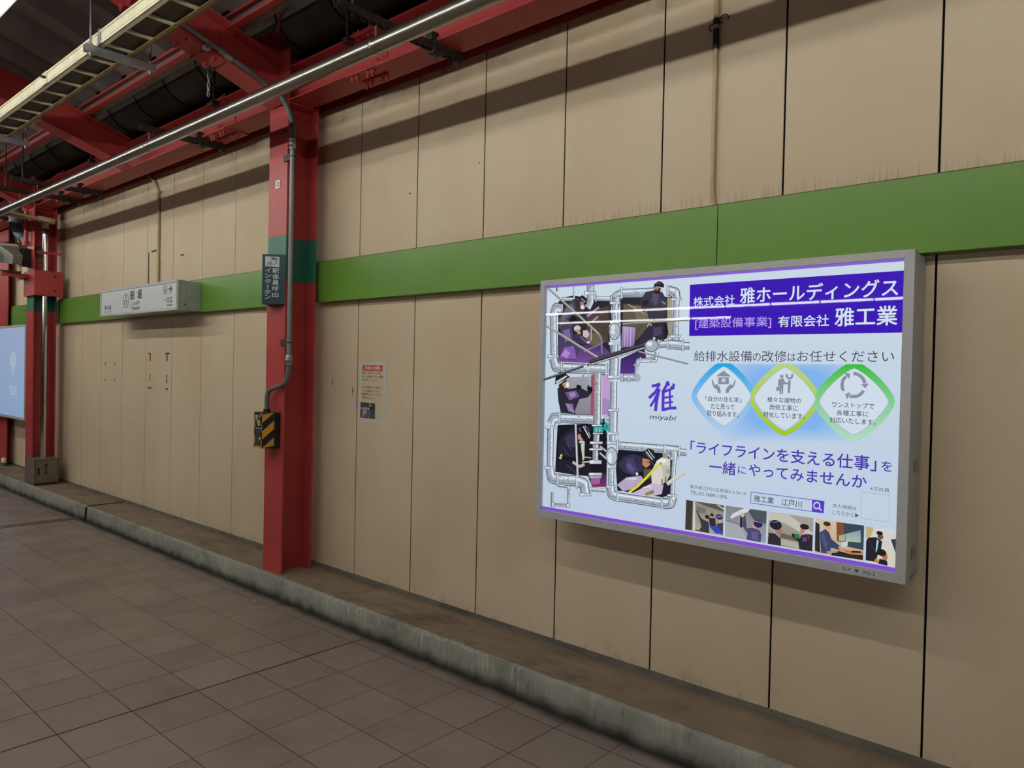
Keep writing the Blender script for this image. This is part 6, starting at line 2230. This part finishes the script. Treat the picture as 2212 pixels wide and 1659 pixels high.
# ---- blue lit screen at the far left
tx0, tx1, tz0, tz1, tf = -8.75, -6.755, .862, 2.105, -.205
t = thing('advertising_light_box', 'pale blue lit screen with a ginkgo leaf emblem beside the hydrant column', 'light box', (-7.8, 0, tz0))
m_ = MB(); m_.box(tx0+.01, tx1-.01, -.15, -.112, tz0+.01, tz1-.01); m_.build('rear_case', M['alu'], t, .002)
m_ = MB()
for q in ((tx0, tx1, tz1-.03, tz1), (tx0, tx1, tz0, tz0+.034), (tx0, tx0+.03, tz0+.034, tz1-.03), (tx1-.012, tx1, tz0+.034, tz1-.03)): m_.box(q[0], q[1], tf-.006, -.15, q[2], q[3])
m_.build('frame', M['alu'], t, .002)
pr = Print((tx0+.02, tf+.008, tz0+.02), (1, 0, 0), (0, 0, 1), (0, -1, 0), .0001); TW = (tx1-tx0-.025)*1000; TH = (tz1-tz0-.04)*1000
pr.grad('b7cbee', 'a4c4ee', [(0, 0), (TW, 0), (TW, TH), (0, TH)])
gx, gz = (-7.31-tx0-.02)*1000, (1.49-tz0-.02)*1000
pr.poly('c4dbf4', [(gx-150, gz+90), (gx-140, gz+165), (gx-100, gz+225), (gx-45, gz+258), (gx, gz+265), (gx+45, gz+258), (gx+100, gz+225), (gx+140, gz+165), (gx+150, gz+90), (gx+95, gz+70), (gx+45, gz+15), (gx+14, gz-60), (gx+6, gz-110), (gx-6, gz-110), (gx-14, gz-60), (gx-45, gz+15), (gx-95, gz+70)])
pr.text('d4e6fa', 'TOEI', gx-170, gz-315, gx+165, gz-195, 4); pr.line('bcd4f2', 6, [(gx-160, gz-345), (gx+160, gz-345)])
pr.build('screen', M['screen'], t)
m_ = MB(); m_.quad((tx0+.02, tf+.001, tz0+.02), (tx1-.01, tf+.001, tz0+.02), (tx1-.01, tf+.001, tz1-.02), (tx0+.02, tf+.001, tz1-.02)); m_.build('clear_cover', M['pane'], t, recalc=False)

# ---- hydrant box tucked in the second column
hx0, hx1, hy0, hy1, hz0, hz1 = XC2+.02, -5.76, -.372, -.105, .170, .470
t = thing('hydrant_box', 'small grey metal hydrant box with black Japanese lettering at the foot of the left column', 'box', (hx1, -.24, .155))
m_ = MB(); m_.box(hx0, hx1, hy0, hy1, hz0, hz1); m_.build('case', M['hydrant'], t, .004)
m_ = MB(); m_.box(hx0+.02, hx1-.02, hy0+.02, hy1-.02, .153, hz0); m_.build('plinth', M['blackp'], t)
m_ = MB(); m_.box(hx1, hx1+.002, hy0+.014, hy1-.012, hz0+.012, hz1-.014); m_.build('door_gap', M['blackp'], t); m_ = MB(); m_.box(hx1, hx1+.006, hy0+.018, hy1-.016, hz0+.016, hz1-.018); d_ = m_.build('door', M['hydrant'], t, .001)
m_ = MB(); m_.box(hx1+.006, hx1+.008, hy0+.035, hy0+.060, .28, .36); m_.build('latch', M['iron'], d_)
m_ = MB()
for i, ch in enumerate('散水栓'): letters(m_, ch, (hx1+.0068, -.262, .372-i*.046), (0, .036, 0), (0, 0, .036), 4)
m_.build('lettering', M['ink'], d_)
# polished riser pipe and beige branch above it
t = thing('riser_pipe', 'polished vertical pipe rising from the hydrant box beside the left column', 'pipe', (-5.85, -.255, .47))
zz = [.472, 1.12, 1.75, 2.45, 3.16]
for a, b in zip(zz, zz[1:]): m_ = MB(); m_.tube([(-5.85, -.252, a), (-5.85, -.252, b-.004)], .030, 20); m_.build('pipe_length', M['chrome'], t)
m_ = MB(); m_.tube([(-5.85, -.252, 3.16), (-5.85, -.252, 3.22)], .036, 16); m_.build('union', M['iron'], t)
t = thing('branch_pipe', 'beige horizontal pipe reaching out from the left column over the polished riser', 'pipe', (-5.85, -.2, 3.31))
m_ = MB(); m_.tube([(-9, -.655, 3.34), (-5.93, -.655, 3.34)]+arc((-5.93, -.655, 3.34), (-5.85, -.655, 3.34), (-5.85, -.58, 3.338), 5)+[(-5.85, -.33, 3.328)], .030, 18); m_.build('pipe', M['beigepipe'], t)
m_ = MB(); m_.tube([(-5.85, -.33, 3.328), (-5.85, -.33, 3.328), (-5.85, -.16, 3.322)], [.030, .037, .037], 18); m_.tube([(-5.85, -.252, 3.22), (-5.85, -.252, 3.325)], .035, 16); m_.build('tee', M['beigepipe'], t)
# red cover box and strap across the second column
t = thing('column_cover', 'red sheet metal cover box fixed across the left column above the green band', 'cover', (XC2, -.22, 2.4))
m_ = MB(); m_.box(XC2-.135, -5.80, -.378, YF-.001, 2.415, 2.716); m_.build('front_sheet', M['red'], t, .002); m_ = MB(); m_.box(-5.812, -5.80, YF, -.09, 2.415, 2.716); m_.build('side_sheet', M['red'], t, .002)
m_ = MB(); m_.box(-5.80, -5.79, -.12, -.075, 2.40, 2.69); m_.build('hinge_strip', M['red'], t)
for z in (2.48, 2.65): m_ = MB(); hexbolt(m_, (-5.80, -.16, z), (1, 0, 0), .009, .006, .004); m_.build('screw', M['iron'], t)
t = thing('column_strap', 'narrow red flat bar across the left column above its cover box', 'strap', (-5.8, -.22, 2.93)); m_ = MB(); m_.box(-5.812, -5.80, YF-.012, -.085, 2.915, 2.942); m_.build('bar', M['red'], t)
# red conduit and black junction box on the second column
t = thing('red_conduit', 'short red painted conduit with a black switch box on the left column', 'conduit', (XC2-.02, -.375, 2.8))
m_ = MB(); m_.tube([(XC2-.03, -.385, 3.45), (XC2-.03, -.385, 3.08)], .024, 14); m_.build('pipe', M['red'], t); m_ = MB(); m_.tube([(XC2-.05, -.385, 3.03), (XC2-.05, -.385, 3.09)], .034, 14); m_.build('socket', M['red'], t)
m_ = MB(); m_.box(XC2-.125, XC2+.03, -.44, YF, 2.775, 2.985); m_.build('switch_box', M['blackp'], t, .006)
# grey drain pipe
t = thing('drain_pipe', 'thick dark grey plastic drain pipe bending behind the left column', 'pipe', (-6.5, -.4, 3.1))
pp = [(-6.5, -.40, 3.95), (-6.5, -.40, 3.44)]+arc((-6.5, -.40, 3.36), (-6.49, -.39, 3.26), (-6.40, -.355, 3.19), 8)+[(-6.2, -.28, 3.05), (-6.05, -.225, 2.93)]
m_ = MB(); m_.tube(pp, .068, 22); m_.build('pipe', M['pvc'], t)
for a, b in (((-6.5, -.40, 3.50), (-6.5, -.40, 3.40)), ((-6.42, -.362, 3.205), (-6.34, -.332, 3.15))): m_ = MB(); m_.tube([a, b], .075, 22); m_.build('socket', M['pvc'], t)
# floodlight on a red bracket
t = thing('floodlight', 'grey floodlight with a dark square glass tilted on a red bracket by the left column', 'floodlight', (-6.25, -.52, 2.82))
Rm = Matrix.Translation(Vector((-6.14, -.56, 2.90))) @ Matrix.Rotation(math.radians(24), 4, 'Y') @ Matrix.Rotation(math.radians(12), 4, 'Z')
def xf(m_): bmesh.ops.transform(m_.bm, matrix=Rm, verts=m_.bm.verts[:]); return m_
m_ = MB(); A = [(-.02, -.10, -.10), (-.02, .10, -.10), (-.02, .10, .10), (-.02, -.10, .10)]; B = [(.22, -.055, -.045), (.22, .055, -.045), (.22, .055, .065), (.22, -.055, .065)]
va = [m_.bm.verts.new(q) for q in A]; vb = [m_.bm.verts.new(q) for q in B]
for i in range(4): m_.bm.faces.new((va[i], va[(i+1) % 4], vb[(i+1) % 4], vb[i]))
m_.bm.faces.new(va); m_.bm.faces.new(vb); xf(m_).build('housing', M['boxgrey'], t, .006)
m_ = MB(); m_.box(-.075, -.02, -.115, .115, -.115, .115); xf(m_).build('front_bezel', M['white'], t, .008); m_ = MB(); m_.box(-.078, -.0745, -.09, .09, -.09, .09); xf(m_).build('front_glass', M['glassdark'], t)
m_ = MB()
for s in (-1, 1): m_.prism([(-6.12, 2.70), (-6.04, 2.70), (-6.05, 2.90), (-6.08, 2.93), (-6.11, 2.90)], 'y', -.56+s*.115-.003, -.56+s*.115+.003)
m_.box(-6.13, -6.03, -.68, -.44, 2.695, 2.701); m_.build('yoke', M['boxgrey'], t)
t2 = thing('floodlight_bracket', 'red steel shelf bracket under the floodlight on the left column', 'bracket', (-6.2, -.5, 2.69))
m_ = MB(); m_.box(-6.40, -5.99, -.66, -.40, 2.664, 2.672); m_.box(-6.40, -5.99, -.40, -.392, 2.62, 2.672); m_.box(-6.03, -5.99, -.66, YF, 2.63, 2.664); m_.build('shelf', M['red'], t2)
m_ = MB(); m_.box(-6.2, -5.96, -.62, -.47, 2.672, 2.694); m_.build('base_plate', M['iron'], t2)
# drink can on the kerb
t = thing('drink_can', 'green and white drink can left on the kerb at the far left', 'can', (-7.91, -.14, .155))
c_ = Vector((-7.91, -.14, .155)); m_ = MB(); m_.tube([c_, c_+Vector((0, 0, .006)), c_+Vector((0, 0, .05))], [.027, .033, .033], 20); m_.build('lower_body', plain('can_green', '3c8a3c', .35, .3), t)
m_ = MB(); m_.tube([c_+Vector((0, 0, .05)), c_+Vector((0, 0, .108)), c_+Vector((0, 0, .122)), c_+Vector((0, 0, .122)), c_+Vector((0, 0, .118))], [.033, .033, .027, .027, .025], 20); m_.build('upper_body', plain('can_white', 'c8c8c0', .3, .4), t)
# litter specks on the tiles
for k, (x, y) in enumerate(((-1.35, -.62), (-.42, -.52), (-2.6, -1.1))):
    t = thing('paper_scrap', ('tiny white scrap of litter on the tiles, nearest the left end of the kerb joint', 'tiny white scrap of litter on the tiles just in front of the number 12 column', 'tiny white scrap of litter on the open tiles left of the column')[k], 'litter', (x, y, 0))
    m_ = MB(); m_.quad((x-.008, y-.004, .001), (x+.01, y-.006, .002), (x+.008, y+.007, .004), (x-.007, y+.006, .0015)); m_.build('scrap', M['signwhite'], t)

bpy.data.objects.remove(TXT_O)
